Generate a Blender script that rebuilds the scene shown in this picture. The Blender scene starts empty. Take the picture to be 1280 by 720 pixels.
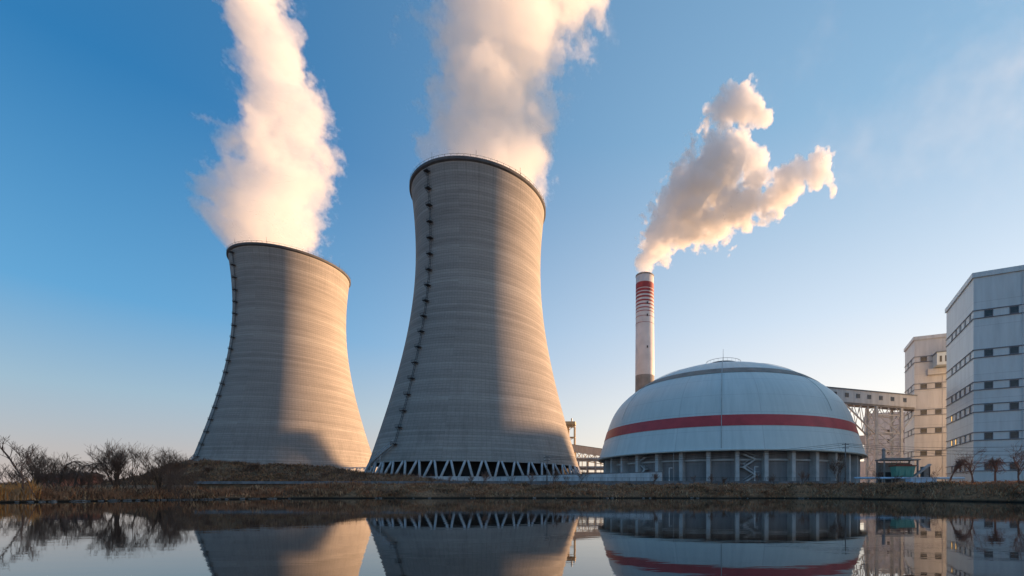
import bpy, math, random
from mathutils import Vector, Matrix, noise as mnoise

S = bpy.context.scene
COL = S.collection
random.seed(7)
R = math.radians

# ------------------------------------------------------------------ camera
CAM_H = 2.2
F_PX, CX, HY = 546.0, 771.0, 611.7          # focal length, optical axis and horizon, in pixels of the 1280 px photograph
cam_d = bpy.data.cameras.new('camera')
cam = bpy.data.objects.new('camera', cam_d); COL.objects.link(cam)
cam.location = (0, 0, CAM_H); cam.rotation_euler = (R(90), 0, 0)
cam_d.sensor_width = 36.0
cam_d.lens = F_PX / 1280 * 36
cam_d.shift_x = (640 - CX) / 1280
cam_d.shift_y = (HY - 360) / 1280
cam_d.clip_start = 0.1; cam_d.clip_end = 20000
S.camera = cam

# ------------------------------------------------------------------ sky, sun, exposure
SUN_AZ, SUN_EL = R(62), R(6.0)              # azimuth clockwise from the view direction
world = bpy.data.worlds.new('World'); S.world = world
world.use_nodes = True
wn = world.node_tree; wn.nodes.clear()
w_out = wn.nodes.new('ShaderNodeOutputWorld'); w_bg = wn.nodes.new('ShaderNodeBackground')
sky = wn.nodes.new('ShaderNodeTexSky'); sky.sky_type = 'NISHITA'; sky.sun_disc = False
sky.sun_elevation = SUN_EL; sky.sun_rotation = SUN_AZ
sky.air_density = 1.0; sky.dust_density = 0.6; sky.ozone_density = 2.0; sky.altitude = 50

def w_math(op, a, b=None, clamp=False):
    n = wn.nodes.new('ShaderNodeMath'); n.operation = op; n.use_clamp = clamp
    for i, v in enumerate((a, b)):
        if v is None: continue
        if isinstance(v, (int, float)): n.inputs[i].default_value = v
        else: wn.links.new(v, n.inputs[i])
    return n.outputs[0]
def w_ramp(fac, stops):
    n = wn.nodes.new('ShaderNodeValToRGB'); wn.links.new(fac, n.inputs[0]); el = n.color_ramp.elements
    while len(el) < len(stops): el.new(.5)
    for e_, (p_, c_) in zip(el, stops): e_.position = p_; e_.color = (*c_, 1)
    return n.outputs[0]
def w_mix(fac, a, b, mode='MIX'):
    n = wn.nodes.new('ShaderNodeMix'); n.data_type = 'RGBA'; n.blend_type = mode
    for i, v in ((0, fac), (6, a), (7, b)):
        if isinstance(v, (int, float)): n.inputs[i].default_value = v
        elif isinstance(v, tuple): n.inputs[i].default_value = (*v, 1)
        else: wn.links.new(v, n.inputs[i])
    return n.outputs[2]
# the clear evening air: deep blue away from the sun, pale and warm towards it, mauve haze on the horizon
w_tc = wn.nodes.new('ShaderNodeTexCoord'); w_sep = wn.nodes.new('ShaderNodeSeparateXYZ')
wn.links.new(w_tc.outputs['Generated'], w_sep.inputs[0])
w_hor = w_math('SQRT', w_math('SUBTRACT', 1.0001, w_math('MULTIPLY', w_sep.outputs[2], w_sep.outputs[2])))
w_cos = w_math('DIVIDE', w_math('ADD', w_math('MULTIPLY', w_sep.outputs[0], math.sin(SUN_AZ)), w_math('MULTIPLY', w_sep.outputs[1], math.cos(SUN_AZ))), w_hor)
w_mr = wn.nodes.new('ShaderNodeMapRange'); w_mr.interpolation_type = 'SMOOTHSTEP'
w_mr.inputs['From Min'].default_value = -.42; w_mr.inputs['From Max'].default_value = .98; wn.links.new(w_cos, w_mr.inputs['Value'])
w_far = w_ramp(w_sep.outputs[2], [(0, (.38, .32, .335)), (.06, (.35, .325, .36)), (.15, (.245, .35, .445)), (.28, (.078, .27, .49)), (.545, (.010, .140, .345)), (.8, (.035, .13, .28)), (1, (.05, .12, .22))])
w_near = w_ramp(w_sep.outputs[2], [(0, (1.0, .76, .56)), (.08, (.88, .75, .64)), (.2, (.74, .70, .67)), (.34, (.53, .60, .68)), (.62, (.22, .38, .54)), (1, (.06, .18, .36))])
w_air = w_mix(1.0, w_mix(w_mr.outputs[0], w_far, w_near), (2.85, 2.85, 2.85), 'MULTIPLY')
w_all = w_mix(.90, sky.outputs[0], w_air)
wn.links.new(w_all, w_bg.inputs[0]); wn.links.new(w_bg.outputs[0], w_out.inputs[0])
w_bg.inputs[1].default_value = 0.15
sun_dir = Vector((math.sin(SUN_AZ) * math.cos(SUN_EL), math.cos(SUN_AZ) * math.cos(SUN_EL), math.sin(SUN_EL)))
sl = bpy.data.lights.new('sun', 'SUN'); sun = bpy.data.objects.new('sun', sl); COL.objects.link(sun)
sl.energy = 3.7; sl.angle = R(2.0); sl.color = (1.0, 0.58, 0.29)
sun.rotation_euler = sun_dir.to_track_quat('Z', 'Y').to_euler()
sun.location = (200, 90, 150)
S.view_settings.view_transform = 'Standard'; S.view_settings.look = 'None'
S.view_settings.gamma = 1; S.view_settings.use_curve_mapping = False
S.view_settings.exposure = 1.6
cy = S.cycles
cy.volume_bounces = 8; cy.max_bounces = 10; cy.diffuse_bounces = 3; cy.transparent_max_bounces = 8
cy.volume_step_rate = 1.0; cy.volume_max_steps = 512
cy.use_denoising = True
cy.sample_clamp_indirect = 6

# ------------------------------------------------------------------ helpers
class MB:
    """collects shapes; build() links them as ONE mesh object"""
    def __init__(s): s.v = []; s.f = []; s.m = []; s.cur = 0
    def add(s, vs, fs):
        o = len(s.v); s.v += [tuple(v) for v in vs]
        for f in fs: s.f.append(tuple(i + o for i in f)); s.m.append(s.cur)
    def box(s, c, d, rz=0, tilt=None):
        M = Matrix.Rotation(rz, 3, 'Z')
        if tilt: M = M @ tilt
        vs = [Vector(c) + M @ Vector((x * d[0] / 2, y * d[1] / 2, z * d[2] / 2)) for x in (-1, 1) for y in (-1, 1) for z in (-1, 1)]
        s.add(vs, [(0, 1, 3, 2), (4, 6, 7, 5), (0, 4, 5, 1), (2, 3, 7, 6), (0, 2, 6, 4), (1, 5, 7, 3)])
    def tube(s, p0, p1, r0, r1=None, n=6, cap=True):
        p0, p1 = Vector(p0), Vector(p1); r1 = r0 if r1 is None else r1
        d = (p1 - p0)
        if d.length < 1e-6: return
        q = d.to_track_quat('Z', 'Y'); vs = []
        for p, r in ((p0, r0), (p1, r1)):
            for k in range(n):
                a = 2 * math.pi * k / n
                vs.append(p + q @ Vector((r * math.cos(a), r * math.sin(a), 0)))
        fs = [(k, (k + 1) % n, n + (k + 1) % n, n + k) for k in range(n)]
        if cap: fs += [tuple(range(n - 1, -1, -1)), tuple(range(n, 2 * n))]
        s.add(vs, fs)
    def beam(s, p0, p1, w, h=None):
        """square section bar"""
        p0, p1 = Vector(p0), Vector(p1); h = h or w
        q = (p1 - p0).to_track_quat('Y', 'Z'); L = (p1 - p0).length
        vs = [p0 + q @ Vector((x * w / 2, y * L, z * h / 2)) for x in (-1, 1) for y in (0, 1) for z in (-1, 1)]
        s.add(vs, [(0, 1, 3, 2), (4, 6, 7, 5), (0, 4, 5, 1), (2, 3, 7, 6), (0, 2, 6, 4), (1, 5, 7, 3)])
    def lathe(s, prof, n=96, a0=0, a1=2 * math.pi, c=(0, 0, 0), close=False):
        full = abs(a1 - a0 - 2 * math.pi) < 1e-6; m = n if full else n + 1
        P = prof + [prof[0]] if close else prof
        vs = [(c[0] + r * math.sin(a0 + (a1 - a0) * k / n), c[1] + r * math.cos(a0 + (a1 - a0) * k / n), c[2] + z) for r, z in P for k in range(m)]
        fs = []
        for i in range(len(P) - 1):
            for k in range(n):
                k2 = (k + 1) % m
                fs.append((i * m + k, i * m + k2, (i + 1) * m + k2, (i + 1) * m + k))
        s.add(vs, fs)
    def prism(s, pts, z0, z1):
        n = len(pts)
        vs = [(x, y, z0) for x, y in pts] + [(x, y, z1) for x, y in pts]
        s.add(vs, [(k, (k + 1) % n, n + (k + 1) % n, n + k) for k in range(n)] + [tuple(range(n - 1, -1, -1)), tuple(range(n, 2 * n))])
    def mesh(s, name, mats, smooth=False):
        me = bpy.data.meshes.new(name); me.from_pydata(s.v, [], s.f)
        for m in (mats if isinstance(mats, (list, tuple)) else [mats]): me.materials.append(m)
        me.polygons.foreach_set('material_index', s.m)
        if smooth: me.polygons.foreach_set('use_smooth', [True] * len(s.f))
        me.update(); return me
    def build(s, name, mats, parent=None, smooth=False, loc=None, **kw):
        o = bpy.data.objects.new(name, s.mesh(name, mats, smooth)); COL.objects.link(o)
        if parent: o.parent = parent
        if loc: o.location = loc
        for k, v in kw.items(): o[k] = v
        return o

def tag(o, label=None, cat=None, group=None, kind=None):
    for k, v in (('label', label), ('category', cat), ('group', group), ('kind', kind)):
        if v: o[k] = v
    return o
def thing(name, label, cat, loc=(0, 0, 0), rz=0, group=None):
    o = bpy.data.objects.new(name, None); COL.objects.link(o)
    o.location = loc; o.rotation_euler = (0, 0, rz); o.empty_display_size = 1
    return tag(o, label, cat, group)
def link_copy(o, parent):
    c = o.copy(); COL.objects.link(c); c.parent = parent; return c
def copy_tree(o, parent=None):
    c = o.copy(); COL.objects.link(c); c.parent = parent
    for ch in list(o.children): copy_tree(ch, c)
    return c
def at(px, Y): return (px - CX) / F_PX * Y                       # world x of a photograph column at distance Y
def zat(py, Y): return CAM_H + (HY - py) / F_PX * Y              # world z of a photograph row at distance Y

# ------------------------------------------------------------------ materials
def nodes(name):
    m = bpy.data.materials.new(name); m.use_nodes = True
    nt = m.node_tree; b = nt.nodes['Principled BSDF']
    return m, nt, b
def N(nt, t, **kw):
    n = nt.nodes.new(t)
    for k, v in kw.items(): setattr(n, k, v)
    return n
def mathn(nt, op, a, b=None, c=None, clamp=False):
    n = nt.nodes.new('ShaderNodeMath'); n.operation = op; n.use_clamp = clamp
    for i, v in enumerate((a, b, c)):
        if v is None: continue
        if isinstance(v, (int, float)): n.inputs[i].default_value = v
        else: nt.links.new(v, n.inputs[i])
    return n.outputs[0]
def mixc(nt, fac, a, b, mode='MIX'):
    n = nt.nodes.new('ShaderNodeMix'); n.data_type = 'RGBA'; n.blend_type = mode
    for key, v in (('Factor', fac), ('A', a), ('B', b)):
        i = [x for x in n.inputs if x.name == key and x.enabled][0]
        if isinstance(v, (int, float)): i.default_value = v
        elif isinstance(v, tuple): i.default_value = (*v[:3], 1)
        else: nt.links.new(v, i)
    return [x for x in n.outputs if x.enabled][0]
def noise(nt, vec, scale, detail=4, rough=.55, mapping=None):
    n = nt.nodes.new('ShaderNodeTexNoise'); n.inputs['Scale'].default_value = scale
    n.inputs['Detail'].default_value = detail; n.inputs['Roughness'].default_value = rough
    if mapping:
        mp = nt.nodes.new('ShaderNodeMapping'); mp.inputs['Scale'].default_value = mapping
        nt.links.new(vec, mp.inputs['Vector']); vec = mp.outputs[0]
    nt.links.new(vec, n.inputs['Vector']); return n.outputs['Fac']
def ramp(nt, fac, lo, hi):
    n = nt.nodes.new('ShaderNodeMapRange'); n.inputs['From Min'].default_value = lo; n.inputs['From Max'].default_value = hi
    nt.links.new(fac, n.inputs['Value']); return n.outputs[0]
def coords(nt): return nt.nodes.new('ShaderNodeTexCoord').outputs['Object']
def bump(nt, b, h, strength=.3, dist=.1):
    n = nt.nodes.new('ShaderNodeBump'); n.inputs['Strength'].default_value = strength; n.inputs['Distance'].default_value = dist
    nt.links.new(h, n.inputs['Height']); nt.links.new(n.outputs[0], b.inputs['Normal'])

def simple(name, col, rough=.6, metal=0, var=.25, scale=.4, detail=5):
    """painted or bare surface with uneven tone and a little grime"""
    m, nt, b = nodes(name); c = coords(nt)
    f = noise(nt, c, scale, detail)
    dark = tuple(x * (1 - var) for x in col); lite = tuple(min(1, x * (1 + var * .6)) for x in col)
    nt.links.new(mixc(nt, ramp(nt, f, .3, .7), dark, lite), b.inputs['Base Color'])
    b.inputs['Roughness'].default_value = rough; b.inputs['Metallic'].default_value = metal
    return m

def tower_concrete():
    m, nt, b = nodes('tower_concrete'); c = coords(nt)
    sp = N(nt, 'ShaderNodeSeparateXYZ'); nt.links.new(c, sp.inputs[0])
    x, y, z = sp.outputs
    ang = mathn(nt, 'ARCTAN2', x, y)
    # one pour lift after the other: each ring its own tone, with streaks along it
    cmb = N(nt, 'ShaderNodeCombineXYZ'); nt.links.new(mathn(nt, 'MULTIPLY', ang, 14.0), cmb.inputs[0]); nt.links.new(z, cmb.inputs[2])
    lift = mathn(nt, 'FLOOR', mathn(nt, 'DIVIDE', z, 1.4))
    wn_ = N(nt, 'ShaderNodeTexWhiteNoise', noise_dimensions='1D'); nt.links.new(lift, wn_.inputs['W'])
    streak = noise(nt, cmb.outputs[0], 1.0, 7, .68, (.10, 1, 2.0))
    band = noise(nt, cmb.outputs[0], 1.0, 5, .6, (.03, 1, .22))
    patch = noise(nt, c, .035, 5, .6)
    mott = noise(nt, cmb.outputs[0], 1.0, 3, .75, (2.6, 1, 1.6))
    t = mathn(nt, 'MULTIPLY', streak, .75)
    t = mathn(nt, 'ADD', t, mathn(nt, 'MULTIPLY', band, .45))
    t = mathn(nt, 'ADD', t, mathn(nt, 'MULTIPLY', wn_.outputs['Value'], .20))
    t = mathn(nt, 'ADD', t, mathn(nt, 'MULTIPLY', mott, .50))
    t = mathn(nt, 'ADD', t, mathn(nt, 'MULTIPLY', patch, .40))
    f = ramp(nt, t, .72, 1.58)
    col = mixc(nt, f, (.165, .154, .146), (.46, .43, .40))
    # formwork joints
    fz = mathn(nt, 'FRACT', mathn(nt, 'DIVIDE', z, 1.4)); jz = mathn(nt, 'LESS_THAN', fz, .13)
    fa = mathn(nt, 'FRACT', mathn(nt, 'MULTIPLY', ang, 160 / (2 * math.pi))); ja = mathn(nt, 'LESS_THAN', fa, .10)
    j = mathn(nt, 'MAXIMUM', jz, mathn(nt, 'MULTIPLY', ja, .75))
    col = mixc(nt, mathn(nt, 'MULTIPLY', j, .36), col, (.095, .09, .088))
    # pale lime runs below a few lifts
    w2 = N(nt, 'ShaderNodeTexWhiteNoise', noise_dimensions='1D')
    nt.links.new(mathn(nt, 'FLOOR', mathn(nt, 'DIVIDE', z, 2.8)), w2.inputs['W'])
    pale = mathn(nt, 'MULTIPLY', mathn(nt, 'GREATER_THAN', w2.outputs['Value'], .86), ramp(nt, streak, .42, .68))
    col = mixc(nt, mathn(nt, 'MULTIPLY', pale, .40), col, (.52, .50, .47))
    # water runs below the rim and damp patches low on the shell
    cm2 = N(nt, 'ShaderNodeCombineXYZ'); nt.links.new(mathn(nt, 'MULTIPLY', ang, 36.0), cm2.inputs[0]); nt.links.new(z, cm2.inputs[2])
    drip = ramp(nt, noise(nt, cm2.outputs[0], 1.0, 6, .6, (.9, 1, .018)), .50, .72)
    below = ramp(nt, mathn(nt, 'ADD', z, mathn(nt, 'MULTIPLY', noise(nt, cm2.outputs[0], 1.0, 3, .5, (1.6, 1, .01)), 60.0)), 165.0, 200.0)
    col = mixc(nt, mathn(nt, 'MULTIPLY', mathn(nt, 'MULTIPLY', drip, below), .45), col, (.10, .093, .088))
    low = mathn(nt, 'MULTIPLY', ramp(nt, z, 70.0, 15.0), ramp(nt, noise(nt, cm2.outputs[0], 1.0, 6, .65, (.35, 1, .10)), .48, .70))
    col = mixc(nt, mathn(nt, 'MULTIPLY', low, .40), col, (.13, .122, .115))
    rep_ = ramp(nt, noise(nt, cm2.outputs[0], 1.0, 4, .7, (.30, 1, .22)), .66, .70)
    col = mixc(nt, mathn(nt, 'MULTIPLY', rep_, .30), col, (.50, .48, .45))
    nt.links.new(col, b.inputs['Base Color']); b.inputs['Roughness'].default_value = .92
    b.inputs['Specular IOR Level'].default_value = .25
    bump(nt, b, mathn(nt, 'SUBTRACT', streak, mathn(nt, 'MULTIPLY', j, .5)), .10, .10)
    return m

def panel_paint(name, col, rough=.38, seam=3.0, seam_z=None, tint=(.9, .92, .95), grime=.36):
    """profiled sheet cladding: upright ribs, sheet joints, faint dirt streaks"""
    m, nt, b = nodes(name); c = coords(nt)
    g = noise(nt, c, 1.0, 6, .6, (.5, .5, .06)); p = noise(nt, c, .06, 4)
    dark = tuple(x * (1 - grime) for x in col)
    cc = mixc(nt, ramp(nt, g, .35, .72), col, dark)
    cc = mixc(nt, mathn(nt, 'MULTIPLY', ramp(nt, p, .35, .7), .22), cc, tuple(a * t for a, t in zip(col, tint)))
    sp = N(nt, 'ShaderNodeSeparateXYZ'); nt.links.new(c, sp.inputs[0])
    u = mathn(nt, 'ADD', sp.outputs[0], sp.outputs[1])
    w = N(nt, 'ShaderNodeTexWhiteNoise', noise_dimensions='2D')
    cmb = N(nt, 'ShaderNodeCombineXYZ')
    nt.links.new(mathn(nt, 'FLOOR', mathn(nt, 'DIVIDE', u, seam)), cmb.inputs[0])
    nt.links.new(mathn(nt, 'FLOOR', mathn(nt, 'DIVIDE', sp.outputs[2], seam_z or 9.0)), cmb.inputs[1])
    nt.links.new(cmb.outputs[0], w.inputs['Vector'])
    cc = mixc(nt, mathn(nt, 'MULTIPLY', w.outputs['Value'], .10), cc, tuple(x * .6 for x in col))
    jz = mathn(nt, 'LESS_THAN', mathn(nt, 'FRACT', mathn(nt, 'DIVIDE', sp.outputs[2], seam_z or 9.0)), .02)
    cc = mixc(nt, mathn(nt, 'MULTIPLY', jz, .3), cc, tuple(x * .3 for x in col))
    nt.links.new(cc, b.inputs['Base Color']); b.inputs['Roughness'].default_value = rough
    rib = mathn(nt, 'SINE', mathn(nt, 'MULTIPLY', u, 2 * math.pi / .6))
    bump(nt, b, mathn(nt, 'ADD', mathn(nt, 'MULTIPLY', rib, .3), g), .2, .05)
    return m

def dome_paint():
    m, nt, b = nodes('dome_panels'); c = coords(nt)
    sp = N(nt, 'ShaderNodeSeparateXYZ'); nt.links.new(c, sp.inputs[0])
    ang = mathn(nt, 'ARCTAN2', sp.outputs[0], sp.outputs[1]); z = sp.outputs[2]
    ia = mathn(nt, 'MULTIPLY', ang, 72 / (2 * math.pi)); iz = mathn(nt, 'DIVIDE', z, 2.1)
    cmb = N(nt, 'ShaderNodeCombineXYZ'); nt.links.new(mathn(nt, 'FLOOR', ia), cmb.inputs[0]); nt.links.new(mathn(nt, 'FLOOR', iz), cmb.inputs[1])
    w = N(nt, 'ShaderNodeTexWhiteNoise', noise_dimensions='2D'); nt.links.new(cmb.outputs[0], w.inputs['Vector'])
    cy2 = N(nt, 'ShaderNodeCombineXYZ'); nt.links.new(mathn(nt, 'MULTIPLY', ang, 40), cy2.inputs[0]); nt.links.new(z, cy2.inputs[2])
    run = noise(nt, cy2.outputs[0], 1.0, 5, .6, (.9, 1, .08)); p = noise(nt, c, .05, 5)
    cc = mixc(nt, ramp(nt, run, .35, .75), (.64, .72, .72), (.52, .61, .615))
    cc = mixc(nt, mathn(nt, 'MULTIPLY', w.outputs['Value'], .14), cc, (.44, .53, .54))
    cc = mixc(nt, mathn(nt, 'MULTIPLY', ramp(nt, p, .4, .7), .25), cc, (.50, .56, .54))
    ja = mathn(nt, 'LESS_THAN', mathn(nt, 'FRACT', mathn(nt, 'DIVIDE', ia, 6)), .012)
    jz = mathn(nt, 'LESS_THAN', mathn(nt, 'FRACT', mathn(nt, 'DIVIDE', iz, 3)), .03)
    cc = mixc(nt, mathn(nt, 'MULTIPLY', mathn(nt, 'MAXIMUM', ja, jz), .26), cc, (.28, .32, .33))
    nt.links.new(cc, b.inputs['Base Color']); b.inputs['Roughness'].default_value = .42
    bump(nt, b, mathn(nt, 'ADD', mathn(nt, 'MULTIPLY', mathn(nt, 'SINE', mathn(nt, 'MULTIPLY', ang, 800)), .2), w.outputs['Value']), .12, .06)
    return m

def ground_mat():
    m, nt, b = nodes('bank_soil'); c = coords(nt)
    a = noise(nt, c, .12, 6, .65); d = noise(nt, c, 1.7, 6, .7)
    cc = mixc(nt, ramp(nt, a, .35, .68), (.18, .10, .058), (.44, .25, .14))
    cc = mixc(nt, ramp(nt, d, .42, .66), cc, (.11, .072, .048))
    g = noise(nt, c, .05, 3)
    cc = mixc(nt, mathn(nt, 'MULTIPLY', ramp(nt, g, .5, .7), .5), cc, (.22, .135, .07))
    sp = N(nt, 'ShaderNodeSeparateXYZ'); nt.links.new(c, sp.inputs[0])
    wet = ramp(nt, mathn(nt, 'ADD', sp.outputs[2], mathn(nt, 'MULTIPLY', d, .5)), .75, .35)
    cc = mixc(nt, wet, cc, (.022, .017, .013))
    nt.links.new(cc, b.inputs['Base Color']); b.inputs['Roughness'].default_value = .95
    b.inputs['Specular IOR Level'].default_value = .1
    bump(nt, b, mathn(nt, 'ADD', d, a), .9, .35)
    return m

def water_mat():
    m, nt, b = nodes('pond_water'); c = coords(nt)
    b.inputs['Base Color'].default_value = (.012, .016, .018, 1)
    b.inputs['Roughness'].default_value = .02; b.inputs['IOR'].default_value = 1.9
    r1 = noise(nt, c, 1.0, 3, .5, (.35, 1.1, 1)); r2 = noise(nt, c, 1.0, 2, .5, (2.2, 6.0, 1)); calm = noise(nt, c, .03, 2)
    h = mathn(nt, 'ADD', r1, mathn(nt, 'MULTIPLY', mathn(nt, 'MULTIPLY', r2, .16), ramp(nt, calm, .3, .7)))
    bump(nt, b, h, .035, .1)
    return m

M = {}
M['tower'] = tower_concrete()
M['rim'] = simple('rim_concrete', (.10, .10, .105), .9, scale=.3)
M['column'] = simple('column_concrete', (.46, .48, .50), .85, scale=.5, var=.2)
M['wallw'] = panel_paint('wall_concrete', (.66, .69, .72), .75, 4.2, 20)
M['void'] = simple('inner_darkness', (.018, .019, .021), .9, scale=.25, var=.6)  # near black: darkness inside the tower put into the colour
M['dark_steel'] = simple('dark_steel', (.055, .058, .065), .6, .3)
M['steel'] = simple('galvanised_steel', (.34, .35, .36), .5, .5)
M['lattice'] = simple('painted_lattice_steel', (.62, .59, .55), .6, .1)
M['dome'] = dome_paint()
M['red'] = simple('red_paint', (.50, .055, .060), .45, scale=.25, var=.2)
M['dome_band'] = simple('weathered_grey_band', (.23, .21, .19), .6, scale=.3)
M['seam'] = simple('seam_metal', (.40, .45, .46), .6)
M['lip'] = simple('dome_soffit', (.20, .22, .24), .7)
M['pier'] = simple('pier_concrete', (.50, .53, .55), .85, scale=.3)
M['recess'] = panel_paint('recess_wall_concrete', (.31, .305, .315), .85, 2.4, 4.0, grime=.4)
M['stack_white'] = simple('stack_white_paint', (.66, .62, .61), .6, scale=.12, var=.14)
M['stack_red'] = simple('stack_red_paint', (.30, .038, .042), .6, scale=.2)
M['stack_grey'] = simple('stack_bare_concrete', (.25, .235, .225), .85, scale=.2)
M['blue_panel'] = panel_paint('pale_blue_cladding', (.68, .74, .75), grime=.2)
M['cream_panel'] = panel_paint('cream_cladding', (.68, .64, .61), grime=.25)
M['white_panel'] = panel_paint('off_white_cladding', (.74, .71, .68))
M['grey_panel'] = panel_paint('grey_cladding', (.50, .47, .45))
M['trim'] = simple('dark_trim', (.16, .17, .20), .6)
M['glass'] = simple('dark_window_glass', (.055, .056, .06), .15, var=.5, scale=.8)
M['ground'] = ground_mat()
M['water'] = water_mat()
M['kerb'] = simple('kerb_concrete', (.22, .225, .24), .9, scale=.8, var=.4)
M['bark'] = simple('bark', (.12, .078, .056), .95, scale=3, var=.4)
M['bark_warm'] = simple('reddish_bark', (.20, .11, .075), .95, scale=3, var=.4)
M['twig'] = simple('twigs', (.16, .095, .066), .95, scale=2)
M['twig_warm'] = simple('reddish_twigs', (.22, .13, .095), .95, scale=2)
M['yellow_steel'] = simple('ochre_cladding', (.52, .40, .24), .6, scale=.3)
M['teal'] = simple('teal_paint', (.13, .36, .30), .5, scale=.5)
M['skyblue'] = simple('sky_blue_paint', (.42, .60, .78), .45, scale=.5)
M['shed'] = simple('shed_sheet', (.30, .28, .265), .7, scale=.6)
M['rust'] = simple('rusty_sheet', (.22, .07, .045), .8, scale=1.0)
M['brick'] = simple('brick_wall', (.34, .13, .085), .9, scale=.7)
M['roof'] = simple('tile_roof', (.22, .11, .085), .9, scale=.9)
M['stone'] = simple('shore_stone', (.19, .175, .165), .9, scale=1.2, var=.5)
M['lamp_white'] = simple('white_lamp_paint', (.75, .78, .8), .4)
M['wood_pole'] = simple('pole_concrete', (.17, .165, .165), .9, scale=.9)
M['cable'] = simple('cable_black', (.03, .03, .03), .6)
def straw(name, col):
    return simple(name, col, .9, scale=.5, var=.45)
M['g0'] = straw('dry_straw', (.56, .34, .19)); M['g1'] = straw('brown_grass', (.36, .185, .10)); M['g4'] = straw('russet_grass', (.42, .18, .085))
M['g2'] = straw('dark_grass', (.14, .075, .046)); M['g3'] = straw('olive_weed', (.28, .165, .075))
M['reed'] = straw('sun_tinted_reed', (.86, .37, .10)); M['reed2'] = straw('sun_tinted_amber_reed', (.70, .29, .085))  # sunlight on the reed clump is put into these base colours

# ------------------------------------------------------------------ setting: ground, water
SHORE = [(-400, 62), (-112, 68), (-103, 72), (-96, 82), (-90, 92), (-80, 103), (-60, 107), (-34, 108), (0, 108), (40, 106.5), (54, 102), (64, 80), (69, 70), (90, 56), (400, 40)]
def shore(x):
    for (x0, y0), (x1, y1) in zip(SHORE, SHORE[1:]):
        if x0 <= x <= x1: return y0 + (y1 - y0) * (x - x0) / (x1 - x0)
    return SHORE[0][1] if x < SHORE[0][0] else SHORE[-1][1]
def sm(a, b, t):
    t = max(0, min(1, (t - a) / (b - a))); return t * t * (3 - 2 * t)
def height(x, y):
    s = y - shore(x) + 1.3 * (mnoise.noise((x * .18, y * .05, 3)) )
    if y < -40 + 6 * mnoise.noise((x * .03, 0, 9)):
        return max(-1.5, min(2.5, (-40 - y) * .25))
    if s < 0: z = max(-1.6, s * .22)
    else:
        top = 1.9 + 1.5 * sm(-92, -70, x) - .1 * sm(50, 70, x)
        z = top * (.35 * min(1, s / 1.5) + .65 * sm(0, 11, s))
        z += .35 * mnoise.noise((x * .22, y * .22, 1)) * min(1, s / 5)
        if -117 < x < 66: z += (4.35 - z) * sm(121.9, 122.5, y)
        else: z += (4.1 - z) * sm(100, 140, y)
        z += 7.2 * sm(-161, -146, x) * math.exp(-(max(0, x + 143) / 26) ** 2 - ((y - 150) / 13) ** 2) * (1 + .20 * mnoise.noise((x * .12, y * .12, 5)) + .13 * mnoise.noise((x * .35, y * .3, 15)) + .06 * mnoise.noise((x * .9, y * .8, 25)))
        z += 5.0 * math.exp(-((x + 104) / 22) ** 2 - ((y - 152) / 12) ** 2) * (1 + .2 * mnoise.noise((x * .15, y * .12, 8)))
        z += 2.2 * math.exp(-((x + 72) / 14) ** 2 - ((y - 142) / 9) ** 2)
        z += .25 * mnoise.noise((x * .5, y * .5, 2)) * min(1, s / 6) * (1 if y < 175 and not (y > 121 and x > -60) else .1)
        if x < -120 and y > 175: z += 2.5 * sm(175, 400, y) * (.5 + mnoise.noise((x * .01, y * .01, 4)))
    return z
def axis(*segs):
    out = []
    for a, b, st in segs:
        n = max(1, round((b - a) / st)); out += [a + (b - a) * k / n for k in range(n)]
    return out + [segs[-1][1]]
xs = axis((-4000, -700, 300), (-700, -220, 30), (-220, 110, 1.6), (110, 220, 8), (220, 700, 40), (700, 4000, 300))
ys = axis((-600, -60, 60), (-60, 40, 8), (40, 60, 4), (60, 121.5, 1.2), (121.5, 123, .5), (123, 180, 1.8), (180, 420, 20), (420, 6000, 400))
g = MB()
vs = [(x, y, height(x, y)) for y in ys for x in xs]; nx = len(xs)
g.add(vs, [(j * nx + i, j * nx + i + 1, (j + 1) * nx + i + 1, (j + 1) * nx + i) for j in range(len(ys) - 1) for i in range(nx - 1)])
tag(g.build('ground', M['ground'], smooth=True), 'brown earth bank and plant yard round the pond', 'ground', kind='structure')
w = MB()
w.add([(-420, -60, 0), (420, -60, 0), (420, 116, 0), (-420, 116, 0)], [(0, 1, 2, 3)])
tag(w.build('water', M['water']), 'still dark pond mirroring the towers and dome', 'pond', kind='structure')

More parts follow.
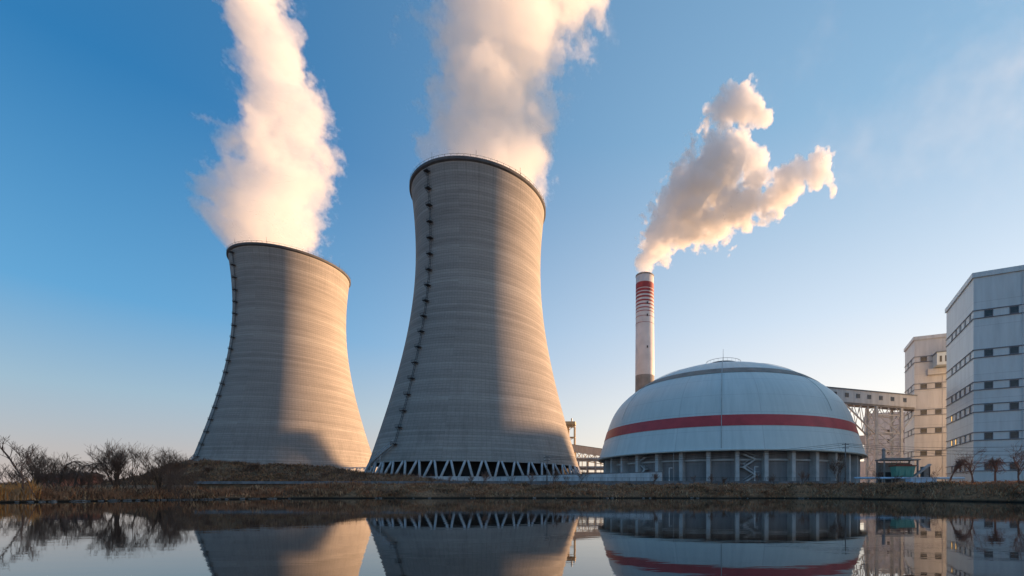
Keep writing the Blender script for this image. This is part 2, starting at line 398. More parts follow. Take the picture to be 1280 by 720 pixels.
# ------------------------------------------------------------------ cooling towers
ZB = CAM_H                                   # tower heights were measured from the camera height
RT, ZT, AB, AT, TH = 34.15, 128.85, 87.2, 94.25, 165.0
def hyp(z):
    d = z - ZT; a = AB if d < 0 else AT
    return RT * math.sqrt(1 + (d / a) ** 2)
LIP_Z = 12.7
LAD = R(207)
def tower_parts(root, columns):
    sh = MB()
    zs = [LIP_Z + (TH - LIP_Z) * k / 80 for k in range(81)]
    prof = [(hyp(z), z) for z in zs]
    inner = [(hyp(z) - .9, z) for z in reversed(zs)]
    sh.lathe(prof + inner, 256, close=True)
    sh.build('shell', M['tower'], root, True)
    rm = MB(); r = hyp(TH)
    rm.lathe([(r + .02, TH - 1.7), (r + .75, TH - 1.25), (r + .75, TH + .1), (r + .45, TH + .1), (r + .45, TH - .2), (r - .95, TH - .2), (r - .95, TH - 1.7)], 180, close=True)
    rim = rm.build('rim', M['rim'], root)
    rl = MB()
    rl.lathe([(r + .62, TH + 1.15), (r + .70, TH + 1.15), (r + .70, TH + 1.25), (r + .62, TH + 1.25)], 180, close=True)
    for k in range(72):
        a = 2 * math.pi * k / 72
        rl.box(((r + .6) * math.sin(a), (r + .6) * math.cos(a), TH + .65), (.1, .1, 1.1), -a)
    rl.build('railing', M['dark_steel'], rim)
    rod = None
    for k in range(10):
        a = R(130 + 360 * k / 10)
        if rod is None:
            q = MB(); q.tube((0, 0, 0), (0, 0, 4.2), .10, .05, 5); rod = q.build('lightning_rod', M['dark_steel'], root); c = rod
        else: c = link_copy(rod, root)
        c.location = ((r + .3) * math.sin(a), (r + .3) * math.cos(a), TH)
    # ladder up the shell, with a landing every seven metres
    ld = MB(); hz = [LIP_Z + 8 + k * 2 for k in range(int((TH - LIP_Z - 9) / 2) + 1)]
    for s_ in (-.5, .5):
        for z0, z1 in zip(hz, hz[1:]):
            a0, a1 = LAD + s_ / hyp(z0), LAD + s_ / hyp(z1)
            ld.beam(((hyp(z0) + .7) * math.sin(a0), (hyp(z0) + .7) * math.cos(a0), z0), ((hyp(z1) + .7) * math.sin(a1), (hyp(z1) + .7) * math.cos(a1), z1), .10, .18)
    for z0 in hz:
        rr = hyp(z0) + .7
        ld.box((rr * math.sin(LAD), rr * math.cos(LAD), z0), (1.0, .12, .12), -LAD)
    lad = ld.build('ladder', M['dark_steel'], root)
    z = LIP_Z + 8.5; first = None
    while z < TH - 4:
        if first is None:
            q = MB(); q.box((0, 1.1, 0), (2.6, 2.2, .22)); q.box((0, 2.15, .6), (2.6, .08, .08)); q.box((0, 2.15, 1.1), (2.6, .08, .08))
            for sx in (-1.25, 1.25): q.beam((sx, .1, -1.3), (sx, 2.0, -.1), .14); q.box((sx, 2.15, .55), (.08, .08, 1.1)); q.box((sx, 1.1, 1.1), (.08, 2.1, .08))
            first = q.build('landing', M['dark_steel'], lad); c = first
        else: c = link_copy(first, lad)
        c.location = (hyp(z) * math.sin(LAD), hyp(z) * math.cos(LAD), z); c.rotation_euler = (0, 0, -LAD)
        z += 8.2
    # stair gallery that slants from the ladder's foot down to the basin
    st = MB(); n = 12; pts = []
    for k in range(n + 1):
        t = k / n; zz = LIP_Z + 8 - 13.5 * t; a = LAD + R(24) * t; rr = hyp(max(zz, LIP_Z)) + 1.4
        pts.append((rr * math.sin(a), rr * math.cos(a), zz, a))
    for p, q in zip(pts, pts[1:]):
        for dz in (0, 1.3, 2.4): st.beam((p[0], p[1], p[2] + dz), (q[0], q[1], q[2] + dz), .22 if dz else 1.2, .22)
        st.beam((p[0], p[1], p[2]), (p[0], p[1], p[2] + 2.4), .16); st.beam((p[0], p[1], p[2]), (q[0], q[1], q[2] + 2.4), .12)
    for k in (4, 8, 11):
        p = pts[k]; st.beam((p[0], p[1], 3), (p[0], p[1], p[2]), .3)
    st.build('stair_gallery', M['column'], root)
    RB = 61.0
    ba = MB(); ba.lathe([(RB, 1.2), (RB, 5.7), (RB - .6, 5.7), (RB - .6, 1.2)], 128, close=True)
    ba.build('basin_wall', M['wallw'], root)
    if columns:
        ca = None; cb = None
        for k in range(48):
            a = R(7.5 * k)
            for lean in (0, 1):
                src = cb if lean else ca
                if src is None:
                    a0, a1 = (R(.7), R(3.15)) if not lean else (R(6.9), R(4.45))
                    r0, r1 = RB - 1.2, hyp(LIP_Z) - .45
                    q = MB(); q.tube((r0 * math.sin(a0), r0 * math.cos(a0), 4.6), (r1 * math.sin(a1), r1 * math.cos(a1), LIP_Z + .3), .56, .52, 10)
                    src = q.build('column', M['column'], root, True); c = src
                    if lean: cb = src
                    else: ca = src
                else: c = link_copy(src, root)
                c.rotation_euler = (0, 0, -a)
        ff = MB(); ff.lathe([(51, 1.5), (51, 16.5), (.5, 16.5)], 96)  # drum whose black colour carries the shade behind the columns
        ff.build('dark_fill_drum', M['void'], root)
    else:
        ff = MB(); ff.lathe([(60.0, 5.4), (hyp(LIP_Z) - .2, LIP_Z + .2), (hyp(LIP_Z) - .8, LIP_Z + .2), (59.2, 5.4)], 128, close=True)
        ff.build('inlet_screen', M['tower'], root)
        hb = MB(); hb.box((0, 0, 0), (4.2, .5, 1.9)); hb0 = hb.build('inlet_hatch', M['void'], root)
        for k, a in enumerate((118, 124, 131, 139)):
            c = hb0 if k == 0 else link_copy(hb0, root)
            a = R(a); c.location = (59.15 * math.sin(a), 59.15 * math.cos(a), 9); c.rotation_euler = (R(-22), 0, -a)
T1 = (-79.0, 253.3, ZB); T2 = (-244.0, 328.9, ZB)
t = thing('cooling_tower', 'nearer and taller looking concrete cooling tower on slanted columns beside the white dome', 'cooling tower', T1, group='concrete cooling towers with steam')
tower_parts(t, True)
t = thing('cooling_tower', 'farther concrete cooling tower at left standing behind the brown earth mound', 'cooling tower', T2, group='concrete cooling towers with steam')
tower_parts(t, False)

# ------------------------------------------------------------------ storage dome
DX, DY = 47.0, 193.0
dome = thing('storage_dome', 'big pale domed coal store with a red stripe on grey concrete piers', 'dome', (DX, DY, ZB))
SR, SC = 56.7, -1.2
def sphere_prof(z0, z1, n, off=0):
    return [(math.sqrt(max(0, (SR + off) ** 2 - (z - SC) ** 2)) * (1 + .075 * sm(18, 40, z)), z - 1.9 * (max(0, z - 24) / 30) ** 2) for z in [z0 + (z1 - z0) * k / n for k in range(n + 1)]]
DZ = 12.7
q = MB(); q.lathe(sphere_prof(DZ, 54.2, 60), 180)
q.lathe([(55.0 - 1.4, DZ - .35), (55.35, DZ - .35), (55.35, DZ + .25), (sphere_prof(DZ, DZ + .25, 1)[1][0], DZ + .25)], 180)
q.build('roof_shell', M['dome'], dome, True)
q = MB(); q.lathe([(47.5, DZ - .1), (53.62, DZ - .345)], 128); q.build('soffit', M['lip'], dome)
q = MB(); q.lathe(sphere_prof(20.7, 24.4, 6, .12), 180); q.lathe([sphere_prof(20.7, 24.4, 6)[0], sphere_prof(20.7, 24.4, 6, .12)[0]], 180); q.lathe([sphere_prof(20.7, 24.4, 6, .12)[-1], sphere_prof(20.7, 24.4, 6)[-1]], 180)
q.build('red_stripe', M['red'], dome, True)
q = MB(); q.lathe(sphere_prof(42.0, 44.8, 6, .12), 160); q.lathe([sphere_prof(42.0, 44.8, 6)[0], sphere_prof(42.0, 44.8, 6, .12)[0]], 160)
q.lathe([sphere_prof(42.0, 44.8, 6, .12)[-1], sphere_prof(42.0, 44.8, 6)[-1]], 160)
q.build('skylight_band', M['dome_band'], dome, True)
q = MB(); q.lathe([(6.8, 52.6), (6.8, 54.9), (6.4, 55.1), (.2, 55.5)], 64); cr = q.build('crown_vent', M['lip'], dome)
q = MB(); q.lathe([(7.4, 55.9), (7.5, 55.9), (7.5, 56.02), (7.4, 56.02)], 64, close=True)
for k in range(24):
    a = 2 * math.pi * k / 24; q.beam((7.45 * math.sin(a), 7.45 * math.cos(a), 52.6), (7.45 * math.sin(a), 7.45 * math.cos(a), 55.9), .05)
q.build('crown_railing', M['dark_steel'], cr)
q = MB(); q.tube((0, 0, 55), (0, 0, 62), .12, .05, 5); q.build('lightning_rod', M['dark_steel'], dome)
FACE = math.atan2(-DX, -DY)                     # the side that looks at the pond
for k, off in enumerate((0, 48, -46)):          # ladders laid along the shell
    q = MB(); P = sphere_prof(DZ + .5 if off == 0 else 27, 54, 40, .22); a = FACE + R(off) + R(.6)
    for (r0, z0), (r1, z1) in zip(P, P[1:]):
        q.beam((r0 * math.sin(a), r0 * math.cos(a), z0), (r1 * math.sin(a), r1 * math.cos(a), z1), (.22 if off == 0 else .09), .12)
    q.build('access_ladder', M['seam'], dome)
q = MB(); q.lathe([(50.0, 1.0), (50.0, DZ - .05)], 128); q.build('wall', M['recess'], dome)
q = MB(); q.lathe([(49.9, 9.4), (50.7, 9.4), (50.7, 10.0), (49.9, 10.0)], 128, close=True); q.build('ring_beam', M['pier'], dome)
q = MB(); q.box((0, 51.2, 6.6), (1.25, 3.4, 11.6)); pier0 = q.build('pier', M['pier'], dome)
NP = 36
for k in range(NP):
    c = pier0 if k == 0 else link_copy(pier0, dome)
    c.rotation_euler = (0, 0, -(FACE - R(4.85) + 2 * math.pi * k / NP))
def zig_stair(a_deg, mirror):
    q = MB(); s_ = -1 if mirror else 1
    zs_ = [2.0, 4.6, 7.2, 9.8, 11.4]; u = [-2.0, 2.0]
    for k in range(4):
        u0, u1 = (u[k % 2] * s_, u[(k + 1) % 2] * s_)
        for dy in (50.5, 51.6):
            q.beam((u0, dy, zs_[k]), (u1, dy, zs_[k + 1]), .2, .45); q.beam((u0, dy, zs_[k] + 1.1), (u1, dy, zs_[k + 1] + 1.1), .1)
        q.box((u1, 51.05, zs_[k + 1]), (2.0, 1.4, .2)); q.box((u1, 51.7, zs_[k + 1] + 1.1), (2.0, .1, .1))
        for st in range(9):
            t_ = (st + .5) / 9; q.box((u0 + (u1 - u0) * t_, 51.05, zs_[k] + (zs_[k + 1] - zs_[k]) * t_), (.5, 1.2, .06))
    o = q.build('zigzag_stair', M['pier'], dome); o.rotation_euler = (0, 0, -(FACE + R(a_deg)))
zig_stair(34, False); zig_stair(-9.3, True)

# ------------------------------------------------------------------ chimney
CHX, CHY, CHT = at(806, 365), 365.0, zat(345.5, 365)
ch = thing('chimney', 'tall white power station chimney with red bands smoking behind the dome', 'chimney', (CHX, CHY, 0))
def crad(z): return 8.6 - 1.2 * (z / CHT)
zb = lambda py: zat(py, CHY)
def csec(name, py0, py1, m, off=0, cap=False):
    z0, z1 = zb(py0), zb(py1); q = MB()
    q.lathe([(crad(z0) + off, z0), (crad(z1) + off, z1)], 72)
    if off: q.lathe([(crad(z0) - .05, z0), (crad(z0) + off, z0)], 72); q.lathe([(crad(z1) + off, z1), (crad(z1) - .05, z1)], 72)
    return q.build(name, M[m], ch, False)
q = MB(); z0, z1 = 2.0, zb(470.5); q.lathe([(crad(z0), z0), (crad(z1), z1)], 72); q.build('base_shaft', M['stack_grey'], ch, True)
q = MB(); z0, z1 = zb(470.5), CHT; q.lathe([(crad(z0) + .02, z0), (crad(z1), z1), (crad(z1) - 1.0, z1), (crad(z1) - 1.0, z1 - 14)], 72)
sh = q.build('shaft', M['stack_white'], ch, True)
for po in sh.data.polygons: po.use_smooth = True
for py0, py1 in ((363.4, 356.2), (367.4, 364.4), (371.3, 368.8), (375.7, 373.5), (380.2, 378.3), (384.5, 383.0), (388.8, 387.6), (392.6, 391.8), (398.6, 398.1), (406.5, 406.1)):
    csec('red_band', py0, py1, 'stack_red', .10)
q = MB(); r_ = crad(CHT); q.lathe([(r_ - .02, CHT - 1.0), (r_ + .3, CHT - .7), (r_ + .3, CHT + .12), (r_ - .9, CHT + .12)], 72); q.build('top_collar', M['stack_grey'], ch)
for py in (383, 398, 437):
    z = zb(py); q = MB()
    for a in (R(168),):
        q.box(((crad(z) + .1) * math.sin(a), (crad(z) + .1) * math.cos(a), z), (1.0, .8, 1.8), -a)
    q.build('vent_opening', M['dark_steel'], ch)

# ------------------------------------------------------------------ boiler houses on the right
def frame_dir(az): return Vector((math.sin(R(az)), math.cos(R(az)), 0))
WIN = {}
def window_mesh(w, h):
    k = (w, h)
    if k not in WIN:
        f = MB()
        for x in (-1, 1): f.box((x * (w / 2 - .09), 0, 0), (.18, .22, h))
        for z in (-1, 1): f.box((0, 0, z * (h / 2 - .09)), (w - .36, .22, .18))
        f.box((0, -.02, 0), (.08, .12, h - .36)); f.box((0, -.02, h * .12), (w - .36, .10, .08))
        p = MB(); p.box((0, -.03, 0), (w - .34, .06, h - .34))
        WIN[k] = (f.mesh('window', M['trim']), p.mesh('pane', M['glass']))
    return WIN[k]
def put_window(root, p, az_out, w, h):
    """window on a wall whose outward normal points to azimuth az_out (local +y of the mesh)"""
    fm, pm = window_mesh(w, h)
    f = bpy.data.objects.new('window', fm); COL.objects.link(f); f.parent = root
    f.location = p; f.rotation_euler = (0, 0, -R(az_out))
    pn = bpy.data.objects.new('pane', pm); COL.objects.link(pn); pn.parent = f; pn.location = (0, .06, 0)
def silo_house(label, corner, az_front, len_front, len_side, top, base, wall_m, rows, front_u, side_v, ww, wh, sw, group='clad boiler houses in a row'):
    """box building: corner nearest the camera, front runs along az_front, side along az_front - 90"""
    root = thing('boiler_house', label, 'building', (corner[0], corner[1], 0), group=group)
    d, e = frame_dir(az_front), frame_dir(az_front - 90)
    c0 = Vector((0, 0, 0))
    pts = [c0, c0 + d * len_front, c0 + d * len_front + e * len_side, c0 + e * len_side]
    q = MB(); q.prism([(p.x, p.y) for p in pts], base, top); q.build('wall', M[wall_m], root)
    def ring(name, z0, z1, o0, o1, m):
        q = MB(); cen = (pts[0] + pts[2]) / 2
        def off(p, o):
            a = (p - cen).dot(d); b = (p - cen).dot(e)
            return cen + d * (a + math.copysign(o, a)) + e * (b + math.copysign(o, b))
        vs = []
        for o, z in ((o0, z0), (o1, z0), (o1, z1), (o0, z1)):
            for p in pts: w_ = off(p, o); vs.append((w_.x, w_.y, z))
        fs = [(4 * i + k, 4 * i + (k + 1) % 4, 4 * ((i + 1) % 4) + (k + 1) % 4, 4 * ((i + 1) % 4) + k) for i in range(4) for k in range(4)]
        q.add(vs, fs); return q.build(name, M[m], root)
    ring('parapet', top - .9, top + .9, -.5, .14, wall_m)
    for z in rows:
        ring('trim_band', z + wh / 2 + .12, z + wh / 2 + .36, -.3, .10, 'trim'); ring('trim_band', z - wh / 2 - .36, z - wh / 2 - .12, -.3, .10, 'trim')
        for u in front_u: put_window(root, c0 + d * u + Vector((0, 0, z)) - e * .06, az_front + 90, ww, wh)
        for v in side_v: put_window(root, c0 + e * v + Vector((0, 0, z)) - d * .06, az_front - 180, sw, wh)
    for u in (len_front * .31, len_front * .66):                     # rain pipes
        p = c0 + d * u - e * .2; q = MB(); q.tube((p.x, p.y, base), (p.x, p.y, top - 1), .13, n=6); q.build('drainpipe', M[wall_m], root)
    return root, d, e
BASE = 3.6
h1 = [CAM_H + v for v in (65.3, 50.6, 38.6, 30.3, 19.8, 8.4)]
glow = bpy.data.materials.new('lamp_lit_window'); glow.use_nodes = True
glow.node_tree.nodes['Principled BSDF'].inputs['Base Color'].default_value = (.3, .2, .08, 1)
glow.node_tree.nodes['Principled BSDF'].inputs['Emission Color'].default_value = (1, .55, .15, 1)
glow.node_tree.nodes['Principled BSDF'].inputs['Emission Strength'].default_value = .5
b1, d1, e1 = silo_house('tallest pale blue clad boiler house at the right edge with rows of square windows', (133.6, 163.6), 113.7, 46, 35, CAM_H + 80, BASE, 'blue_panel', h1, [4.5 + 7.4 * k for k in range(6)], (3.7, 9.6, 15.4, 21.0, 26.6), 2.6, 2.5, 1.5)
for wdw in [c for c in b1.children if c.name.startswith('window')]:
    for zi, v in ((h1[4], 26.6), (h1[3], 26.6), (h1[4], 21.0)):
        if (wdw.location - (e1 * v - d1 * .06 + Vector((0, 0, zi)))).length < .3:
            pn = wdw.children[0]; pn.data = pn.data.copy(); pn.data.materials[0] = glow
h2 = [CAM_H + v for v in (68.7, 54.3, 40.6, 30.9, 19.0)]
b2, d2, e2 = silo_house('cream clad boiler house at the end of the raised conveyor gallery', (158, 232), 112, 40, 21, CAM_H + 80, BASE, 'cream_panel', h2, (4.2, 10.6, 18, 26), (6, 13), 2.9, 2.5, 1.8)
h3 = [CAM_H + v for v in (45, 37.5, 28.5, 18, 9.5)]
b3, d3, e3 = silo_house('off white boiler house far behind the lattice trestle of the conveyor', (at(1085.5, 345), 345), 112, 31, 24, CAM_H + 59, BASE, 'white_panel', h3, (5.5, 14, 22.5), (6, 15), 2.8, 2.6, 2.0)
# low annexe left of it
an = thing('annexe_building', 'low beige annexe half hidden by the right flank of the dome', 'building', (at(1066, 330), 330, 0))
q = MB(); q.box((6, 5, zat(577, 330) / 2 + 1), (26, 14, zat(577, 330) - 2), R(-20)); q.build('wall', M['cream_panel'], an)
q = MB(); q.box((8.6, 4, zat(549.5, 330)), (9, 6, 6.5), R(-20)); up = q.build('bridge_room', M['grey_panel'], an)
q = MB(); q.box((0, 0, 0), (1.8, .3, 1.8), R(-20)); q.build('window', M['glass'], an, loc=(9.5, .85, zat(549, 330)))
for xx in (5.5, 11.6):
    q = MB(); q.beam((xx, 3, zat(577, 330) - .2), (xx, 3, zat(555, 330)), .8); q.build('leg', M['lattice'], an)

# enclosed bridge between the two boiler houses
p0 = Vector((158, 232, 0)) + d2 * 7.6
br = thing('bridge_gallery', 'short pale blue enclosed bridge sticking out of the cream boiler house', 'gallery', (p0.x, p0.y, 0))
zc = zat(452, 227)
q = MB(); q.box((6, -5.2, zc), (14, 10, 6.2), R(-22)); bx = q.build('gallery_box', M['blue_panel'], br)
q = MB(); q.box((6, -5.2, zc + 3.4), (14.8, 10.8, .5), R(-22)); q.build('roof', M['lip'], br)
dd = frame_dir(112)
for k in range(5):
    pp = Vector((6, -5.2, zc - .2)) + dd * (-5.4 + 2.3 * k) - frame_dir(22) * 5.06
    q = MB(); q.box((0, 0, 0), (.9, .2, 3.0), R(-22)); q.build('window_slot', M['glass'], br, loc=pp)
q = MB(); pp = Vector((1.5, -1.6, zc - 5.0)); q.box(pp, (8, 2.0, 3.0), R(-22)); q.build('bracket', M['cream_panel'], br)

# ------------------------------------------------------------------ conveyor gallery and trestle
GA, GB = Vector((72, 205.7, 0)), Vector((161.0, 235.6, 0)); gd = (GB - GA).normalized(); gn = Vector((gd.y, -gd.x, 0))
gaz = math.degrees(math.atan2(gd.x, gd.y)); GZ0, GZ1 = CAM_H + 43.3, CAM_H + 49.6
gal = thing('conveyor_gallery', 'grey enclosed conveyor gallery on a lattice trestle from dome to cream building', 'conveyor', (GA.x, GA.y, 0))
L = (GB - GA).length
def gp(u, n_, z): v = gd * u + gn * n_; return Vector((v.x, v.y, z))
q = MB(); q.prism([tuple(gp(u, n_, 0).xy) for u, n_ in ((0, -3), (L, -3), (L, 3), (0, 3))], GZ0, GZ1); q.build('gallery_box', M['white_panel'], gal)
q = MB(); q.prism([tuple(gp(u, n_, 0).xy) for u, n_ in ((-.3, -3.4), (L, -3.4), (L, 3.4), (-.3, 3.4))], GZ1 + .004, GZ1 + .45); q.build('roof', M['lip'], gal)
q = MB(); q.prism([tuple(gp(u, n_, 0).xy) for u, n_ in ((0, -2.6), (L, -2.6), (L, 2.6), (0, 2.6))], GZ0 - .9, GZ0 - .004); q.build('floor_girder', M['shed'], gal)
for px in (1043.5, 1058.5, 1072.5, 1086.5, 1101, 1115.5, 1131):
    k = (px - CX) / F_PX; o = GA + gn * 3
    u = (k * o.y - o.x) / (gd.x - k * gd.y)
    put_window(gal, gp(u, 3.03, GZ0 + 3.5), gaz + 90, 2.4, 2.2)
def trestle(u, w_n=5.6):
    q = MB(); zb_, zt_ = 4.0, GZ0 - .9; nb = 5
    for b in (-1, 1): q.beam(gp(u, b * w_n / 2, zb_), gp(u, b * w_n / 2, zt_), 1.25)
    for k in range(nb):
        za, zb2 = zb_ + (zt_ - zb_) * k / nb, zb_ + (zt_ - zb_) * (k + 1) / nb
        A, B_ = (u, -w_n / 2), (u, w_n / 2)
        q.beam(gp(*A, zb2 - .3), gp(*B_, zb2 - .3), .4); q.beam(gp(*A, za), gp(*B_, zb2), .3); q.beam(gp(*B_, za), gp(*A, zb2), .3)
    return q.build('trestle', M['lattice'], gal)
def u_at(px):
    k = (px - CX) / F_PX; return (k * GA.y - GA.x) / (gd.x - k * gd.y)
ua, ub = u_at(1089.5), u_at(1120.5)
trestle(ua); trestle(ub)
zt_ = GZ0 - .9
for side in (-2.6, 2.6):
    q = MB(); zb_ = 4.0
    for k in range(4):
        za, zb2 = zb_ + (zt_ - 4 - zb_) * k / 4, zb_ + (zt_ - 4 - zb_) * (k + 1) / 4
        q.beam(gp(ua + .6, side, zb2), gp(ub - .6, side, zb2), .5)
        q.beam(gp(ua + .6, side, za), gp(ub - .6, side, zb2), .3); q.beam(gp(ub - .6, side, za), gp(ua + .6, side, zb2), .3)
    q.build('cross_brace', M['lattice'], gal)
    q = MB()                                        # raking struts under the span towards the dome and the building
    q.beam(gp(ua - .6, side, zt_ - 14), gp(ua - 20, side, zt_ - .2), .6)
    q.beam(gp(ub + .6, side, zt_ - 12), gp(L - 2, side, zt_ - .2), .45)
    for k in range(1, 4):
        u = ua - .6 - 4.7 * k; zr_ = zt_ - 14 + 13.8 * (ua - .6 - u - 2.2) / 19.4
        q.beam(gp(u, side, zt_ - .2), gp(u + 2.2, side, zr_), .26); q.beam(gp(u + 4.4, side, zt_ - .2), gp(u + 2.2, side, zr_), .26)
    for k in range(6):
        u0 = ua + .6 + (ub - ua - 1.2) * k / 6; u1 = ua + .6 + (ub - ua - 1.2) * (k + 1) / 6
        q.beam(gp(u0, side, zt_ - (0.2 if k % 2 else 4)), gp(u1, side, zt_ - (4 if k % 2 else .2)), .26)
    q.build('strut', M['lattice'], gal)

# ------------------------------------------------------------------ plant behind the main tower
PY = 378.0
fr = thing('plant_frame', 'sunlit ochre steel frame tower rising behind the nearer cooling tower', 'frame tower', (at(709, PY), PY, 0))
top = zat(527.5, PY)
FW, FD = 13, 6
for ix, x in enumerate((-FW / 2, 0, FW / 2)):
    for y in (-FD / 2, FD / 2):
        q = MB(); q.beam((x, y, 3), (x, y, top - 4), 1.1); q.build('post', M['yellow_steel'], fr)
zs_ = [top - 4 - 9.5 * k for k in range(6)]
for z in zs_:
    q = MB()
    for y in (-FD / 2, FD / 2): q.beam((-FW / 2, y, z), (FW / 2, y, z), .8)
    for x in (-FW / 2, FW / 2): q.beam((x, -FD / 2, z), (x, FD / 2, z), .8)
    q.box((0, 0, z - .3), (FW - 2, FD - 1, .3)); q.build('platform', M['yellow_steel'], fr)
q = MB(); q.box((0, 0, top - 1.4), (FW + 1.5, FD + 2, 2.8)); q.build('roof', M['yellow_steel'], fr)
q = MB(); q.box((-2.2, 0, (top - 4.5) / 2), (8, 4, top - 4.5)); q.build('boiler_casing', M['yellow_steel'], fr)  # casing made solid and sized to throw shade on the farther tower
q = MB()
for k in range(5):
    q.beam((FW / 2 + .3, -FD / 2, zs_[k + 1]), (FW / 2 + .3, FD / 2, zs_[k]), .4); q.beam((-FW / 2, -FD / 2 - .3, zs_[k + 1]), (FW / 2, -FD / 2 - .3, zs_[k]), .4)
q.build('brace', M['yellow_steel'], fr)
q = MB(); q.tube((4, -1, top - 5), (4, -1, top + 3), .6, n=10); q.build('vent_pipe', M['steel'], fr)

bk = thing('shade_block', 'added unseen block with a slanted roof, shaped to shade the farther cooling tower', 'building', (-60, 378, 0))  # unseen block, added and shaped to shadow the farther cooling tower
q = MB(); P = [(0, 4), (20, 4), (20, 40), (8.5, 37), (0, 31)]
q.add([(x, -3, z) for x, z in P] + [(x, 3, z) for x, z in P], [(0, 1, 2, 3, 4), (9, 8, 7, 6, 5)] + [(i, i + 5, (i + 1) % 5 + 5, (i + 1) % 5) for i in range(5)]); q.build('wall', M['grey_panel'], bk)
q = MB(); q.beam((-.6, 0, 30.9), (8.5, 0, 37.3), 7, .4); q.beam((8.5, 0, 37.3), (20.3, 0, 40.4), 7, .4); q.build('roof', M['lip'], bk)
cg = thing('conveyor_gallery', 'grey sloping conveyor gallery seen between cooling tower and dome', 'conveyor', (at(705, 330), 330, 0))
A = Vector((0, 0, zat(556.5, 330))); B_ = Vector((at(775, 318) - at(705, 330), -12, zat(569, 318)))
q = MB(); q.beam(A + Vector((-14, 2.5, .8)), B_, 6, 5.2); q.build('gallery_box', M['grey_panel'], cg)
q = MB(); q.beam(A + Vector((-14, 2.5, 3.55)), B_ + Vector((0, 0, 2.75)), 6.5, .3); q.build('roof', M['lip'], cg)
q = MB()
for k in range(10):
    t_ = k / 9; p = A.lerp(B_, t_); q.beam((p.x, p.y, 4), (p.x, p.y, p.z - 2.7), .5)
    if k: q.beam((pp_.x, pp_.y, pp_.z - 2.7), (p.x, p.y, p.z - 9), .4); q.beam((pp_.x, pp_.y, pp_.z - 9), (p.x, p.y, p.z - 2.7), .4); q.beam((pp_.x, pp_.y, pp_.z - 9), (p.x, p.y, p.z - 9), .5)
    pp_ = p
q.build('trestle', M['yellow_steel'], cg)
pg = thing('light_dot_lattice', 'added pale lattice imitating dots of light at the foot of the farther cooling tower', 'pipe bridge', (at(428, 286), 286, 0))  # added lattice standing in for dotted light on the farther tower
LB = 19.5; z0, z1 = zat(592.5, 286), zat(584.5, 286)
q = MB()
for y in (0, 3):
    q.beam((0, y, z0), (LB, y, z0), .45); q.beam((0, y, z1), (LB, y, z1), .45)
    for k in range(8):
        a_, b2_ = LB * k / 8, LB * (k + 1) / 8
        q.beam((a_, y, z0), (a_, y, z1), .3); q.beam((a_, y, z0 if k % 2 else z1), (b2_, y, z1 if k % 2 else z0), .28)
q.build('truss', M['wallw'], pg)
for x in (1.5, 10, 18):
    q = MB(); q.beam((x, 1.5, 3), (x, 1.5, z0), .8); q.build('post', M['wallw'], pg)
for y, r_ in ((.8, .5), (2.1, .6)):
    q = MB(); q.tube((-2, y, z0 + .8), (LB + 3, y, z0 + .8), r_, n=10); q.build('pipe', M['steel'], pg, True)
pr = thing('pipe_rack', 'low rack of grey pipes and tanks left of the dome', 'pipe rack', (at(730, 300), 300, 0))
q = MB()
for x in range(-16, 28, 6):
    q.beam((x, 0, 3.5), (x, 0, 22), .7); q.beam((x, 6, 3.5), (x, 6, 22), .7)
for z in (10, 16, 22):
    for y in (0, 6): q.beam((-17, y, z), (27, y, z), .6)
q.build('rack_frame', M['steel'], pr)
for k, (y, z, r_) in enumerate(((1, 17.3, .9), (3.2, 17.2, .8), (5.0, 17.4, 1.0), (1.6, 11.2, .9), (4.2, 11.1, .8), (2.5, 23.2, .9))):
    q = MB(); q.tube((-20, y, z), (28, y, z), r_, n=10); q.build('pipe', M['steel'], pr, True)
lb = thing('pump_house', 'low pump house with dark openings behind the pale wall near the dome', 'building', (at(728, 285), 285, 0))
q = MB(); q.box((6, 8, 8), (44, 12, 9.5)); q.build('wall', M['grey_panel'], lb)
q = MB(); q.box((6, 8, 13.1), (45, 13, .6)); q.build('roof', M['lip'], lb)
for k in range(7):
    q = MB(); q.box((-11 + 5.2 * k, 1.95, 8.4), (3.0, .3, 4.4)); q.build('window', M['glass'], lb)

# ------------------------------------------------------------------ walls, fence, yard things
q = MB(); a, b_ = Vector((14.6, 140, 0)), Vector((-53, 193.2, 0)); d_ = (b_ - a).normalized(); n_ = Vector((-d_.y, d_.x, 0))
bw = thing('boundary_wall', 'long pale concrete panel wall running from the cooling tower to the dome', 'wall')
q.prism([tuple(p.xy) for p in (a, b_, b_ + n_ * .4, a + n_ * .4)], 3.9, CAM_H + 5.5); q.build('panel_wall', M['wallw'], bw)
q = MB(); q.prism([tuple(p.xy) for p in (a - d_ * .1 - n_ * .08, b_ - n_ * .08, b_ + n_ * .48, a - d_ * .1 + n_ * .48)], CAM_H + 5.5, CAM_H + 5.75); q.build('coping', M['kerb'], bw)
Lw = (b_ - a).length; k = 0; p0_ = None
while k * 4.2 < Lw:
    p = a + d_ * (k * 4.2)
    if p0_ is None:
        q = MB(); q.box((0, 0, 0), (.3, .3, 3.8), math.atan2(d_.y, d_.x)); p0_ = q.build('post', M['kerb'], bw); c = p0_
    else: c = link_copy(p0_, bw)
    c.location = (p.x, p.y, CAM_H + 3.55); k += 1
rw = thing('retaining_wall', 'low grey concrete retaining wall along the top of the far bank', 'wall')
q = MB(); q.box((7.5, 121.9, 3.55), (115, .5, 1.7)); q.build('wall', M['kerb'], rw)
q = MB(); q.box((7.5, 121.9, 4.5), (115, .66, .16)); q.build('coping', M['kerb'], rw)
q = MB()
for k in range(57): q.box((k * 2.0 - 48.5, 121.9, 5.05), (.07, .07, .95))
for z in (5.1, 5.5): q.box((7.5, 121.9, z), (114, .05, .05))
q.build('railing', M['dark_steel'], rw)
